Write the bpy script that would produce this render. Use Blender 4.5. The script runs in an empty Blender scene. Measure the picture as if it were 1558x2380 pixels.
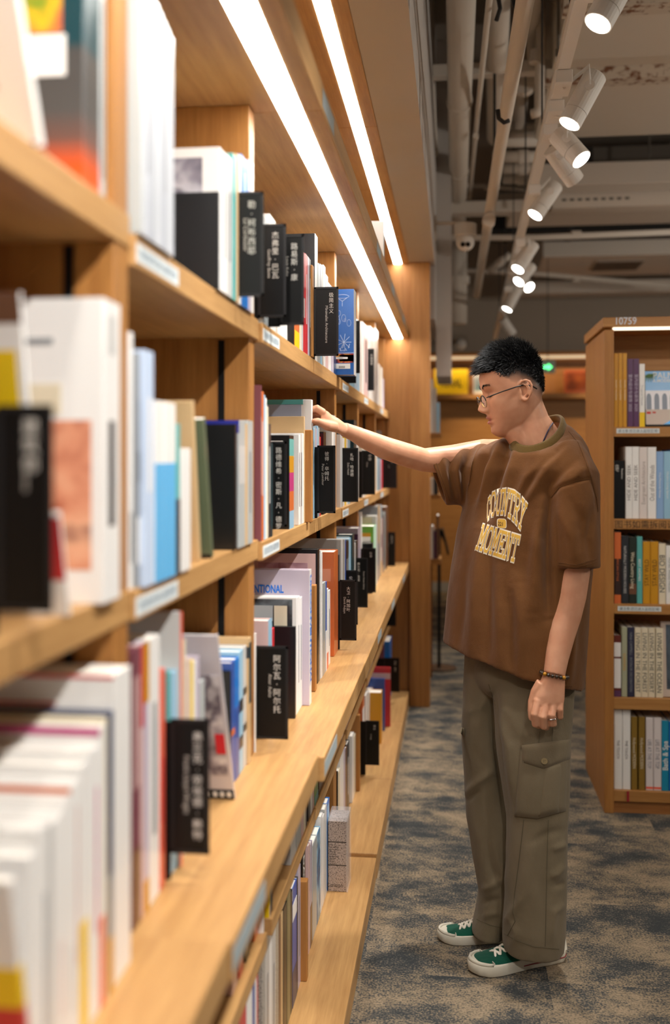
import bpy, bmesh, math, random
from mathutils import Vector, Matrix, Euler
random.seed(7)
sc = bpy.context.scene
COL = sc.collection

# ------------------------------------------------------------------ camera, world, exposure, lights
F, U0, VPX, HY, H = 2350.0, 779.0, 1057.0, 1065.0, 1.40
TH = math.atan((VPX - U0) / F); cS, sN = math.cos(TH), math.sin(TH)
cam = bpy.data.cameras.new('camera'); cam_o = bpy.data.objects.new('camera', cam); COL.objects.link(cam_o)
cam_o.location = (0, 0, H); cam_o.rotation_euler = (math.pi / 2, 0, TH)
cam.sensor_width = 36; cam.lens = 36 * F / 2380; cam.shift_y = -(1190 - HY) / 2380
cam.clip_start = 0.05; cam.clip_end = 60
cam.dof.use_dof = True; cam.dof.focus_distance = 2.80; cam.dof.aperture_fstop = 1.9
sc.camera = cam_o
sc.view_settings.view_transform = 'Standard'; sc.view_settings.look = 'None'
sc.view_settings.gamma = 1; sc.view_settings.use_curve_mapping = False
sc.view_settings.exposure = 0.0
w = bpy.data.worlds.new('store_ambient'); sc.world = w; w.use_nodes = True
w.node_tree.nodes['Background'].inputs[0].default_value = (1.0, 0.92, 0.83, 1)
w.node_tree.nodes['Background'].inputs[1].default_value = 0.12
LED_E = 22.0       # emission of the shelf light strips
SPOT_W = 95.0      # watts of a track spotlight

def at(u, v, d):
    k = (u - U0) / F
    return Vector((d * (-sN + k * cS), d * (cS + k * sN), H + (HY - v) / F * d))
def on_x(u, X):                      # depth and Y where column u meets the plane x = X
    k = (u - U0) / F; d = X / (k * cS - sN); return d, d * (cS + k * sN)
def on_y(u, Y):                      # depth and X where column u meets the plane y = Y
    k = (u - U0) / F; d = Y / (cS + k * sN); return d, d * (-sN + k * cS)
def z_of(v, d): return H + (HY - v) / F * d
def y_at(d, X): return (d + X * sN) / cS

def spot(name, loc, target, watts, size=50, blend=.7, col=(1, .965, .92), rad=.03):
    l = bpy.data.lights.new(name, 'SPOT'); l.energy = watts; l.color = col; l.spot_size = math.radians(size)
    l.spot_blend = blend; l.shadow_soft_size = rad
    o = bpy.data.objects.new(name, l); COL.objects.link(o); o.location = loc
    o.rotation_euler = (Vector(target) - Vector(loc)).to_track_quat('-Z', 'Y').to_euler(); return o
# unseen spotlights added for brightness, in line with the track and beside it
for p, t, wt, sz in [((.42, .75, 2.55), (-.45, 1.15, 1.2), 84, 70), ((.42, -.35, 2.55), (-.4, .9, 1.0), 100, 70), ((.43, 1.75, 2.55), (-.4, 1.9, .9), 70, 70),
                     ((1.7, 1.9, 2.6), (1.0, 4.1, 1.3), 40, 60), ((1.6, .2, 2.6), (.45, 2.8, 1.2), 30, 50)]:
    spot('spot_lamp', p, t, wt, sz)

def lamp(name, loc, watts, rad=.12, col=(1, .92, .82)):
    l = bpy.data.lights.new(name, 'POINT'); l.energy = watts; l.color = col; l.shadow_soft_size = rad
    o = bpy.data.objects.new(name, l); COL.objects.link(o); o.location = loc; return o
# unseen fill lights added right of the picture to brighten the ceiling
lamp('fill_light', (3.4, 3.0, 2.2), 95); lamp('fill_light', (3.6, 6.5, 2.3), 50)
# ------------------------------------------------------------------ materials
def lin(h):
    c = [int(h[i:i + 2], 16) / 255 for i in (0, 2, 4)]
    return tuple(x / 12.92 if x <= .04045 else ((x + .055) / 1.055) ** 2.4 for x in c) + (1,)
_M = {}
def mat(hexc, rough=.5, spec=.4, metal=0., coat=0., bump=0., bscale=200, key=None):
    k = key or (hexc, rough, spec, metal, coat, bump)
    if k in _M: return _M[k]
    m = bpy.data.materials.new('paint_' + hexc); m.use_nodes = True; nt = m.node_tree; b = nt.nodes['Principled BSDF']
    b.inputs['Base Color'].default_value = lin(hexc); b.inputs['Roughness'].default_value = rough
    b.inputs['Specular IOR Level'].default_value = spec; b.inputs['Metallic'].default_value = metal
    b.inputs['Coat Weight'].default_value = coat; b.inputs['Coat Roughness'].default_value = .12
    if bump:
        n = nt.nodes.new('ShaderNodeTexNoise'); n.inputs['Scale'].default_value = bscale
        q = nt.nodes.new('ShaderNodeBump'); q.inputs['Strength'].default_value = bump; q.inputs['Distance'].default_value = .002
        nt.links.new(n.outputs['Fac'], q.inputs['Height']); nt.links.new(q.outputs['Normal'], b.inputs['Normal'])
    _M[k] = m; return m
def emit(name, col, e):
    m = bpy.data.materials.new(name); m.use_nodes = True; b = m.node_tree.nodes['Principled BSDF']
    b.inputs['Base Color'].default_value = (.9, .9, .9, 1)
    b.inputs['Emission Color'].default_value = (*col, 1); b.inputs['Emission Strength'].default_value = e; return m
def ramp(nt, fac, stops):
    r = nt.nodes.new('ShaderNodeValToRGB')
    while len(r.color_ramp.elements) < len(stops): r.color_ramp.elements.new(.5)
    for e, (p, c) in zip(r.color_ramp.elements, stops): e.position = p; e.color = c
    nt.links.new(fac, r.inputs[0]); return r
def mapped(nt, scale, rot=(0, 0, 0)):
    t = nt.nodes.new('ShaderNodeTexCoord'); mp = nt.nodes.new('ShaderNodeMapping')
    mp.inputs['Scale'].default_value = scale; mp.inputs['Rotation'].default_value = rot
    nt.links.new(t.outputs['Object'], mp.inputs[0]); return mp.outputs[0]
def wood(name, c1, c2, scale, rough=.42):
    m = bpy.data.materials.new(name); m.use_nodes = True; nt = m.node_tree; b = nt.nodes['Principled BSDF']
    n = nt.nodes.new('ShaderNodeTexNoise'); n.inputs['Scale'].default_value = 1; n.inputs['Detail'].default_value = 5; n.inputs['Roughness'].default_value = .6
    nt.links.new(mapped(nt, scale), n.inputs['Vector'])
    n2 = nt.nodes.new('ShaderNodeTexNoise'); n2.inputs['Scale'].default_value = 1; n2.inputs['Detail'].default_value = 2
    nt.links.new(mapped(nt, tuple(x * 5 for x in scale)), n2.inputs['Vector'])
    mx = nt.nodes.new('ShaderNodeMath'); mx.operation = 'MULTIPLY_ADD'; mx.inputs[1].default_value = .35
    nt.links.new(n2.outputs['Fac'], mx.inputs[0]); nt.links.new(n.outputs['Fac'], mx.inputs[2])
    r = ramp(nt, mx.outputs[0], [(.42, lin(c1)), (.85, lin(c2))])
    nt.links.new(r.outputs[0], b.inputs['Base Color']); b.inputs['Roughness'].default_value = rough; b.inputs['Specular IOR Level'].default_value = .35
    q = nt.nodes.new('ShaderNodeBump'); q.inputs['Strength'].default_value = .08; q.inputs['Distance'].default_value = .001
    nt.links.new(mx.outputs[0], q.inputs['Height']); nt.links.new(q.outputs['Normal'], b.inputs['Normal']); return m
OAK1, OAK2 = 'ab7f4d', 'c79a62'
WOOD_Y = wood('oak_along_shelf', OAK1, OAK2, (60, 3, 60))
WOOD_Z = wood('oak_upright_shaded', '996431', 'b37d42', (60, 60, 3))  # shadier look of the uprights put into a deeper oak colour
WOOD_X = wood('oak_across', 'a06d39', 'b9864c', (3, 60, 60))
WOOD_D = wood('brown_oak', '8f5c30', 'a87040', (3, 60, 60))
MW = mat('d8cdbf', .6, bump=.1, bscale=60)            # painted ceiling services
MWALL = mat('c2bbb4', .7)
MTRACK = mat('e6e0d8', .45)
BLACK = mat('060607', .45, .3)
STEEL = mat('9a9a9a', .3, .5, 1.)
LED = emit('strip_light', (1, .95, .87), LED_E)
WHITE_T = mat('f4f2ee', .5)
PAGES = mat('efe8dc', .8)
def photo(seed, cols, scale=9):
    k = ('photo', seed)
    if k in _M: return _M[k]
    m = bpy.data.materials.new('printed_picture'); m.use_nodes = True; nt = m.node_tree; b = nt.nodes['Principled BSDF']
    n = nt.nodes.new('ShaderNodeTexNoise'); n.noise_dimensions = '4D'; n.inputs['W'].default_value = seed
    n.inputs['Scale'].default_value = scale; n.inputs['Detail'].default_value = 3; n.inputs['Distortion'].default_value = .6
    nt.links.new(mapped(nt, (1, 1, 1)), n.inputs['Vector'])
    N = len(cols); r = ramp(nt, n.outputs['Fac'], [(.3 + .4 * i / (N - 1), lin(c)) for i, c in enumerate(cols)])
    nt.links.new(r.outputs[0], b.inputs['Base Color']); b.inputs['Roughness'].default_value = .3
    _M[k] = m; return m
def speckle(a, bb, scale=420):
    m = bpy.data.materials.new('speckled_paper'); m.use_nodes = True; nt = m.node_tree; b = nt.nodes['Principled BSDF']
    n = nt.nodes.new('ShaderNodeTexNoise'); n.inputs['Scale'].default_value = scale; n.inputs['Detail'].default_value = 1
    nt.links.new(mapped(nt, (1, 1, 1)), n.inputs['Vector'])
    r = ramp(nt, n.outputs['Fac'], [(.38, lin(a)), (.44, lin(bb))]); nt.links.new(r.outputs[0], b.inputs['Base Color']); b.inputs['Roughness'].default_value = .5; return m
def fade(stops, axis=2):             # printed colour gradient on a book jacket, along the object's own axis (metres)
    m = bpy.data.materials.new('printed_fade'); m.use_nodes = True; nt = m.node_tree; b = nt.nodes['Principled BSDF']
    t = nt.nodes.new('ShaderNodeTexCoord'); s = nt.nodes.new('ShaderNodeSeparateXYZ'); nt.links.new(t.outputs['Object'], s.inputs[0])
    r = ramp(nt, s.outputs[axis], stops); nt.links.new(r.outputs[0], b.inputs['Base Color']); b.inputs['Roughness'].default_value = .3; return m

# ------------------------------------------------------------------ mesh helpers
WL = {}                              # world position of every parent
class MB:
    def __init__(s): s.v = []; s.f = []
    def box(s, x0, x1, y0, y1, z0, z1):
        n = len(s.v); s.v += [(x, y, z) for z in (z0, z1) for y in (y0, y1) for x in (x0, x1)]
        s.f += [tuple(n + i for i in q) for q in ((0, 2, 3, 1), (4, 5, 7, 6), (0, 1, 5, 4), (2, 6, 7, 3), (0, 4, 6, 2), (1, 3, 7, 5))]; return s
    def loft(s, rings, cap=True, closed=False):
        n = len(s.v); m = len(rings[0])
        for r in rings: s.v += [tuple(p) for p in r]
        R = len(rings)
        for i in range(R if closed else R - 1):
            for j in range(m):
                a, b = n + i * m, n + ((i + 1) % R) * m
                s.f.append((a + j, a + (j + 1) % m, b + (j + 1) % m, b + j))
        if cap and not closed:
            s.f.append(tuple(n + j for j in reversed(range(m)))); s.f.append(tuple(n + (R - 1) * m + j for j in range(m)))
        return s
    def tube(s, pts, rad, n=10, cap=True, closed=False):
        pts = [Vector(p) for p in pts]; N = len(pts); rings = []
        rad = rad if isinstance(rad, (list, tuple)) else [rad] * N
        up = None
        for i, p in enumerate(pts):
            a = pts[(i - 1) % N] if (i or closed) else p; b = pts[(i + 1) % N] if (i < N - 1 or closed) else p
            t = (b - a).normalized()
            if up is None: up = Vector((0, 0, 1)) if abs(t.z) < .9 else Vector((1, 0, 0))
            x = t.cross(up).normalized(); y = x.cross(t).normalized(); up = y
            rings.append([p + rad[i] * (math.cos(2 * math.pi * j / n) * x + math.sin(2 * math.pi * j / n) * y) for j in range(n)])
        return s.loft(rings, cap, closed)
    def cyl(s, a, b, r, n=16, r2=None): return s.tube([a, b], [r, r if r2 is None else r2], n)
    def ball(s, c, r, n=10, m=8, sz=(1, 1, 1)):
        c = Vector(c); rings = []
        for i in range(1, m):
            t = math.pi * i / m
            rings.append([c + Vector((r * math.sin(t) * math.cos(2 * math.pi * j / n) * sz[0], r * math.sin(t) * math.sin(2 * math.pi * j / n) * sz[1], -r * math.cos(t) * sz[2])) for j in range(n)])
        return s.loft(rings)
    def text(s, me, M):
        n = len(s.v); s.v += [tuple(M @ v.co) for v in me.vertices]
        s.f += [tuple(n + i for i in p.vertices) for p in me.polygons]; return s
    def mesh(s, name, off=Vector((0, 0, 0))):
        me = bpy.data.meshes.new(name); me.from_pydata([tuple(Vector(v) - off) for v in s.v], [], s.f); me.update(); return me
    def build(s, name, m, parent=None, local=False, smooth=False, bevel=0, label=None, fix=False):
        off = WL[parent.name] if (parent and not local) else Vector((0, 0, 0))
        me = s.mesh(name, off)
        if fix:
            b = bmesh.new(); b.from_mesh(me); bmesh.ops.recalc_face_normals(b, faces=b.faces); b.to_mesh(me); b.free()
        for x in (m if isinstance(m, (list, tuple)) else [m]): me.materials.append(x)
        if smooth:
            for p in me.polygons: p.use_smooth = True
        o = bpy.data.objects.new(name, me); COL.objects.link(o)
        if parent: o.parent = parent; WL[o.name] = WL[parent.name]
        else: WL[o.name] = Vector((0, 0, 0))
        if bevel:
            b = o.modifiers.new('edge', 'BEVEL'); b.width = bevel; b.segments = 2; b.limit_method = 'ANGLE'
        if label: o['label'] = label
        return o
def tag(o, label, cat, group=None):
    o['label'] = label; o['category'] = cat
    if group: o['group'] = group
    return o
def thing(name, label, cat, loc=(0, 0, 0), group=None, rot=None):
    o = bpy.data.objects.new(name, None); COL.objects.link(o); o.location = loc; o.empty_display_size = .05
    if rot: o.rotation_euler = rot
    WL[o.name] = Vector(loc); return tag(o, label, cat, group)
def struct(o): o['kind'] = 'structure'; return o
_T = {}
def text_mesh(body, offset=0., space=1., align='CENTER'):
    k = (body, offset, space, align)
    if k not in _T:
        cu = bpy.data.curves.new('lettering', 'FONT'); cu.body = body; cu.align_x = align; cu.size = 1; cu.offset = offset; cu.space_line = space; cu.resolution_u = 3
        o = bpy.data.objects.new('lettering', cu); _T[k] = bpy.data.meshes.new_from_object(o)
        bpy.data.objects.remove(o); bpy.data.curves.remove(cu)
    return _T[k]
def letter(body, size, loc, face, m, parent, local=True, name='lettering', offset=0., space=1., align='CENTER', roll=0, sx=1., label=None):
    """lettering on a face: '-y' reads from the camera side, '+x' from the aisle."""
    R = Matrix.Rotation(math.pi / 2, 4, 'X')
    if face == '+x': R = Matrix.Rotation(math.pi / 2, 4, 'Z') @ R
    M = Matrix.Translation(loc) @ R @ Matrix.Rotation(roll, 4, 'Z') @ Matrix.Diagonal((size * sx, size, size, 1))
    return MB().text(text_mesh(body, offset, space, align), M).build(name, m, parent, local, label=label)

# palette: key -> colour, everyday name
PAL = {'W': ('f3f1ed', 'white'), 'G': ('cccbc8', 'light grey'), 'g': ('8e9296', 'grey'), 'K': ('121316', 'black'), 'k': ('2e3034', 'charcoal'),
       'C': ('e8dcc0', 'cream'), 'B': ('cfae80', 'beige'), 'R': ('cf3038', 'red'), 'M': ('7b4650', 'maroon'), 'P': ('dcb9b4', 'pale pink'), 'L': ('c3b8c8', 'lilac'),
       'V': ('5f3a5e', 'purple'), 'N': ('22355c', 'navy'), 'b': ('1a78cf', 'bright blue'), 'S': ('9cc8e2', 'sky blue'), 'T': ('5fb0ac', 'teal'), 'D': ('1d3a40', 'dark teal'),
       'E': ('72ae3e', 'green'), 'e': ('5c6a52', 'grey green'), 'O': ('d9713a', 'orange'), 'o': ('cf9420', 'mustard'), 'Y': ('f4cd1e', 'yellow'), 'Q': ('ee6b52', 'coral'),
       'w': ('6d4a35', 'brown'), 'A': ('3557a5', 'blue'), 'H': ('b3b9b9', 'silver grey'), 'm': ('c3357f', 'magenta'), 'j': ('6f6a4a', 'olive')}
def pal(k): return mat(PAL[k][0], .35, .45, coat=.25) if isinstance(k, str) else k
ORD = 'first second third fourth fifth sixth seventh eighth ninth tenth eleventh twelfth thirteenth fourteenth fifteenth sixteenth seventeenth eighteenth nineteenth twentieth'.split()
ORD += ['twenty ' + x for x in ORD[:9]]

# ------------------------------------------------------------------ room shell
cm = bpy.data.materials.new('patterned_carpet'); cm.use_nodes = True; nt = cm.node_tree; b = nt.nodes['Principled BSDF']
def cnoise(scale, det, dist=0., rough=.5):
    n = nt.nodes.new('ShaderNodeTexNoise'); n.inputs['Scale'].default_value = 1; n.inputs['Detail'].default_value = det
    n.inputs['Distortion'].default_value = dist; n.inputs['Roughness'].default_value = rough
    nt.links.new(mapped(nt, scale), n.inputs['Vector']); return n.outputs['Fac']
tile = nt.nodes.new('ShaderNodeTexVoronoi'); tile.inputs['Scale'].default_value = 1; tile.inputs['Randomness'].default_value = 0
nt.links.new(mapped(nt, (2.0, 2.0, 1)), tile.inputs['Vector'])
vm = nt.nodes.new('ShaderNodeVectorMath'); vm.operation = 'MULTIPLY_ADD'; vm.inputs[1].default_value = (3, 3, 3)
nt.links.new(tile.outputs['Color'], vm.inputs[0]); nt.links.new(mapped(nt, (4.6, 6.4, 1)), vm.inputs[2])
bn = nt.nodes.new('ShaderNodeTexNoise'); bn.inputs['Scale'].default_value = 1; bn.inputs['Detail'].default_value = 9; bn.inputs['Roughness'].default_value = .72; bn.inputs['Distortion'].default_value = .25
nt.links.new(vm.outputs[0], bn.inputs['Vector'])
spk = cnoise((170, 170, 170), 2)
m2 = nt.nodes.new('ShaderNodeMath'); m2.operation = 'MULTIPLY_ADD'; m2.inputs[1].default_value = .55; nt.links.new(spk, m2.inputs[0]); nt.links.new(bn.outputs['Fac'], m2.inputs[2])
r = ramp(nt, m2.outputs[0], [(.65, lin('3b3e3f')), (.745, lin('545350')), (.79, lin('756a5a')), (.92, lin('9a8972'))])
nt.links.new(r.outputs[0], b.inputs['Base Color']); b.inputs['Roughness'].default_value = .95; b.inputs['Specular IOR Level'].default_value = .1
q = nt.nodes.new('ShaderNodeBump'); q.inputs['Strength'].default_value = .5; q.inputs['Distance'].default_value = .004
nt.links.new(spk, q.inputs['Height']); nt.links.new(q.outputs['Normal'], b.inputs['Normal'])
YW = 10.75
struct(MB().box(-1.0, 5.0, -2, 11.2, -.1, 0).build('floor', cm))
CEIL = mat('8f857a', .8)
struct(MB().box(-1.0, 5.0, -2, 11.2, 3.95, 4.05).build('ceiling', CEIL))
struct(MB().box(-1.0, -.80, -2, 11.2, 0, 3.95).build('wall_left', MWALL))
struct(MB().box(-.8, 5.0, YW, YW + .1, 0, 3.95).build('wall_far', mat('b9ab9a', .8)))
# painted soffit over the wall shelving
struct(MB().box(-.80, -.255, -1.5, 5.79, 2.56, 3.95).box(-.255, -.112, -1.5, 5.85, 2.505, 3.95).build('trim_soffit', MWALL))
struct(MB().box(-.80, -.112, 5.85, 6.9, 2.2, 3.95).box(-.112, -.02, 6.2, 6.9, 1.9, 3.95).build('trim_soffit_end', MWALL))
# painted slab and beams of the ceiling
struct(MB().box(.47, 4.6, 1.0, 6.05, 3.28, 3.95).build('ceiling_slab', mat('d3c7b6', .75, bump=.15, bscale=8)))
RUST = bpy.data.materials.new('rusty_paint'); RUST.use_nodes = True; nt = RUST.node_tree; b = nt.nodes['Principled BSDF']
n = nt.nodes.new('ShaderNodeTexNoise'); n.inputs['Scale'].default_value = 28; n.inputs['Detail'].default_value = 5; nt.links.new(mapped(nt, (1, 1, 1)), n.inputs['Vector'])
r = ramp(nt, n.outputs['Fac'], [(.38, lin('7b5238')), (.5, lin('c9bba8'))]); nt.links.new(r.outputs[0], b.inputs['Base Color']); b.inputs['Roughness'].default_value = .8
for i, y in enumerate((4.22, 5.02)):
    struct(MB().box(.44, 4.6, y - .05, y + .05, 3.22, 3.28).build('trim_%d' % (i + 1), RUST))
for i, (x0, x1, y0, y1, z0, z1) in enumerate([(-.11, 4.6, 6.86, 6.98, 3.05, 3.13), (.5, 4.6, 6.5, 6.7, 3.12, 3.26), (-.11, .9, 5.05, 5.12, 3.30, 3.36), (.5, 4.6, 10.0, 10.25, 3.0, 3.12),
                                              (.45, 4.6, 9.6, 9.85, 3.16, 3.28)]):
    struct(MB().box(x0, x1, y0, y1, z0, z1).build('trim_%d' % (i + 3), MW, bevel=.004))
struct(MB().box(.4, 4.6, 7.6, 8.0, 3.2, 3.32).build('trim_8', MW, bevel=.01))

# ------------------------------------------------------------------ the wall of oak shelving, one unit per bay
J = [.30, 1.22, 1.99, 3.377, 4.16, 5.06, 5.74]
YJ = [y_at(d, -.375) for d in J]
ZU = [1.693, 1.672, 1.667, 1.663, 1.662, 1.661]; XU = [-.389, -.383, -.3755, -.372, -.370, -.368]
ZM = [1.241, 1.240, 1.2357, 1.234, 1.2355, 1.235]; XM = [-.390, -.384, -.3755, -.372, -.370, -.368]
ZC = [.824, .822, .816, .812, .811, .811]; XC = [-.267, -.264, -.253, -.257, -.257, -.257]
ZB = [.070, .070, .072, .084, .084, .084]; ZL, XL = .494, -.356
BAYNAME = ['oak wall shelving bay nearest the camera, blurred and full of art books', 'second oak wall shelving bay, white stack of books on its top row',
           'wide oak wall shelving bay that the person in brown reaches into', 'oak wall shelving bay just beyond the wide bay', 'oak wall shelving bay second from the wooden end panel',
           'last oak wall shelving bay against the wooden end panel']
LABELW = mat('dfe6e6', .5); LABELB = mat('5f7f98', .6)
NOTICE = '请注意:您已进入监控区域!'
UNIT = []
for i in range(6):
    ya, yb = YJ[i] + .0008, YJ[i + 1] - .0008
    t = thing('bookcase_unit', BAYNAME[i], 'bookcase', (-.5, ya, 0), 'bays of the oak wall shelving'); UNIT.append(t)
    MB().box(-.76, -.74, ya, yb, 0, 2.08).build('back_panel', WOOD_D, t)
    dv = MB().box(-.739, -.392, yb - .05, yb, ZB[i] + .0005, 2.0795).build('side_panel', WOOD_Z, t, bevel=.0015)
    MB().box(-.452, -.440, yb - .053, yb - .0505, .1, ZU[i] - .045).build('shelf_track', BLACK, dv)
    cuts = [(ya, yb)] if i != 2 else [(ya, y_at(2.625, -.375) - .0006), (y_at(2.625, -.375) + .0006, yb)]
    for (a, bb) in cuts:
        up = MB().box(-.735, XU[i], a, bb, ZU[i] - .040, ZU[i]).build('shelf_board', WOOD_Y, t, bevel=.002)
        mi = MB().box(-.735, XM[i], a, bb, ZM[i] - .038, ZM[i]).build('shelf_board', WOOD_Y, t, bevel=.002)
        for o, X, z in ((up, XU[i], ZU[i]), (mi, XM[i], ZM[i])):
            if a != cuts[0][0]: continue
            l = MB().box(X, X + .0006, a + .004, a + .19, z - .033, z - .010).build('shelf_label', LABELW, o)
            letter(NOTICE, .0142, Vector((X + .0009, a + .097, z - .0262)) - WL[o.name], '+x', LABELB, o, name='label_lettering')
        lg = MB().box(-.735, XL, a + (.0 if a == cuts[0][0] else 0), bb - (.052 if bb == yb else .012), ZL - .034, ZL).build('ledge', WOOD_Y, t, bevel=.002)
    ct = MB().box(-.735, XC[i], ya, yb, ZC[i] - .05, ZC[i]).build('counter_board', WOOD_Y, t, bevel=.003)
    lo = XC[i]
    MB().box(lo, lo + .0006, ya + .004, ya + .21, ZC[i] - .040, ZC[i] - .012).build('shelf_label', mat('a7b3b6', .5), ct)
    MB().box(-.735, -.2585 if i < 3 else -.256, ya, yb, 0, ZB[i]).build('plinth', WOOD_Y, t, bevel=.003)
    MB().box(-.735, -.257, ya, yb, 2.08, 2.138).build('top_board', WOOD_Y, t, bevel=.002)
    MB().box(-.343, -.294, ya + .001, yb - .001, 2.0791, 2.0797).build('light_strip', LED, t)
    if i >= 1: MB().box(-.257, -.2564, ya + .004, ya + .19, 2.09, 2.125).build('shelf_label', mat('a7b3b6', .5), t)
    MB().box(-.735, -.256, ya, yb, 2.503, 2.553).build('canopy', WOOD_Y, t, bevel=.002)
    MB().box(-.340, -.298, ya + (.001 if i != 2 else .02), yb - .001, 2.5021, 2.5027).build('light_strip', LED, t)
for i, d, zz in ((2, 2.57, ZU[2]), (2, 2.57, ZM[2]), (2, 2.57, ZC[2]), (2, 2.57, ZB[2]), (3, 3.64, ZB[3])):
    pass
# low wooden dividers standing on the boards
HD = []
def half_divider(uL, uR, vt, z, X, label):
    d, y1 = on_x(uR, X); y0 = y_at(d, X) - .028
    y0 = y1 - .026; h = min(z_of(vt, d), z + .30) - z
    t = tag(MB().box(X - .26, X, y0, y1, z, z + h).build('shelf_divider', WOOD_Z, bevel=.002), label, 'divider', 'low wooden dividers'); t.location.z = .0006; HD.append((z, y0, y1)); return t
half_divider(723, 730, 620, ZU[2], -.372, 'low oak divider on the top row behind the red books')
half_divider(715, 728, 1000, ZM[2], -.362, 'low oak divider under the pulled out book, middle row')
half_divider(728, 737, 1358, ZC[2], -.345, 'low orange oak divider on the counter beside the white lettered book')
half_divider(711, 717, 2040, ZB[2], -.372, 'low oak divider on the bottom row beside the black lettered spine')
half_divider(770, 778, 1780, ZB[2], -.392, 'low oak divider on the bottom row just past the speckled box')
half_divider(833, 838, 1650, ZB[3], -.372, 'low oak divider on the bottom row beside the orange and green book')

# end of the run: tall oak panel and narrow pillar
t = thing('end_panel', 'tall oak end panel closing the wall shelving behind the light strips', 'panel', (-.5, YJ[6], 0))
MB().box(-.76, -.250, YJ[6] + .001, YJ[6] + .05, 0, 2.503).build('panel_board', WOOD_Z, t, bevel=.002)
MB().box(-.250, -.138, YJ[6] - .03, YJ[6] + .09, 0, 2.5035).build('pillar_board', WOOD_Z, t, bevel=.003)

# ------------------------------------------------------------------ black category signs between the books
SIGNS = []
ROWZ = {'top': ZU, 'middle': ZM, 'counter': ZC, 'ledge': [ZL] * 6, 'bottom': ZB}
def bay_of(y):
    for i in range(6):
        if y < YJ[i + 1]: return i
    return 5
def sign(row, uL, uR, vT, vB, cjk, latin, label, fx=.62, ft=.12, cs=.0125, lx=.35, lt=.32, ls=.0075, d=None, hh=.184, turn=0):
    d = d or hh * F / (vB - vT); y = y_at(d, -.36)
    x0, x1 = on_y(uL, y)[1], on_y(uR, y)[1]
    b = bay_of(y); zs = ROWZ[row][b]; zb = max(z_of(vB, d), zs + .001); zt = zb + hh
    t = thing('category_sign', label, 'sign', (x0, y, zs + .0006), 'black category signs', rot=(0, 0, turn)); w = x1 - x0; h0 = zb - zs; h1 = zt - zs
    L = dict(local=True)
    MB().box(0, w, 0, .0025, h0, h1).build('plate', BLACK, t, local=True, bevel=.0008)
    f = MB(); e = .005
    for q in ((0, w, h0, h0 + e), (0, w, h1 - e, h1), (0, e, h0, h1), (w - e, w, h0, h1)): f.box(q[0], q[1], -.0015, 0, q[2], q[3])
    f.build('card_frame', mat('1a1a1c', .45), t, local=True)
    MB().box(-.10, .0, .0, .0022, 0.0005, h1 - .004).build('upright', BLACK, t, local=True)
    MB().box(-.10, -.002, -.0, .0022, 0, .002).build('foot', BLACK, t, local=True)
    if cjk:
        letter('\n'.join(cjk), cs * .9, (w * fx, -.0016, h1 - hh * ft - cs * .9), '-y', mat('d8d4cc', .6), t, space=1.06)
        if latin: letter(latin, ls, (w * lx, -.0016, h1 - hh * lt), '-y', mat('c4bfb6', .6), t, roll=-math.pi / 2, align='LEFT', name='translation_lettering')
    SIGNS.append((row, y)); return t
sign('middle', -8, 122, 942, 1425, '建筑师', 'Architects', 'large blurred black sign in the left foreground beside the peach picture book', fx=.62, ft=.05, cs=.018, lx=.5, lt=.25)
sign('top', 541, 613, 447, 690, '勒·柯布西耶', 'Le Corbusier', 'black sign with five white characters beside the bright blue book, top row', cs=.017, ft=.07, lx=.36, lt=.25, ls=.011)
sign('top', 600, 665, 516, 738, '杰弗里·巴瓦', 'Geoffrey Bawa', 'black sign hanging lower, middle one of three overlapping on the top row', cs=.0165, ft=.07, lx=.35, lt=.27, ls=.0095, d=2.0)
sign('top', 651, 707, 547, 757, '路易斯·康', 'Louis Kahn', 'black sign nearest the red spines on the top row', cs=.0165, ft=.08, fx=.6, lx=.25, lt=.24, ls=.009)
sign('top', 730, 787, 668, 828, '极简主义', 'Minimalist Architecture', 'sharp black sign beside the blue line drawing book', cs=.0150, ft=.07, fx=.71, lx=.47, lt=.27, ls=.0105)
sign('top', 828, 837, 738, 868, '', '', 'black sign seen nearly edge on behind the blue line drawing book', d=3.55)
sign('top', 855, 870, 806, 908, '中国建筑', '', 'small black sign with four characters among white books, far top row', cs=.013, d=4.45)
sign('top', 881, 887, 873, 945, '', '', 'narrow black sign at the far end of the top row', d=5.35)
sign('middle', 633, 667, 1027, 1225, '路德维希·密斯·凡·德罗', '', 'black sign with one long column of characters beside the rainbow spine', cs=.0156, fx=.45, ft=.055)
sign('middle', 738, 780, 1036, 1193, '彼得·卒姆托', 'Peter Zumthor', 'black sign directly under the reaching hand, middle row', cs=.0140, fx=.53, ft=.08, lx=.25, lt=.27, ls=.0095)
sign('middle', 790, 833, 1042, 1167, '扎哈·哈迪德', 'Zaha Hadid', 'black sign under the forearm, second after the reaching hand', d=3.44, cs=.0140, fx=.66, ft=.09, lx=.42, lt=.27, ls=.009)
sign('middle', 841, 872, 1046, 1150, '中国', 'China', 'black sign with two characters under the elbow, middle row', cs=.0140, fx=.62, ft=.08, lx=.36, lt=.26, ls=.009, d=4.2)
sign('middle', 893, 923, 1060, 1135, '日本', 'Japan', 'black sign furthest along the middle row beside the red spine', d=5.5)
sign('counter', 397, 487, 1672, 1985, '弗兰克·劳埃德·赖特', 'Frank Lloyd Wright', 'large blurred black sign standing on the near counter beside the teal spine', cs=.0156, fx=.70, ft=.08, lx=.36, lt=.27, ls=.010)
sign('counter', 592, 670, 1500, 1718, '阿尔瓦·阿尔托', 'Alvar Aalto', 'black sign on the counter below the barcode label, near half of wide bay', cs=.0175, fx=.67, ft=.08, lx=.42, lt=.30, ls=.010, d=2.005)
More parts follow.
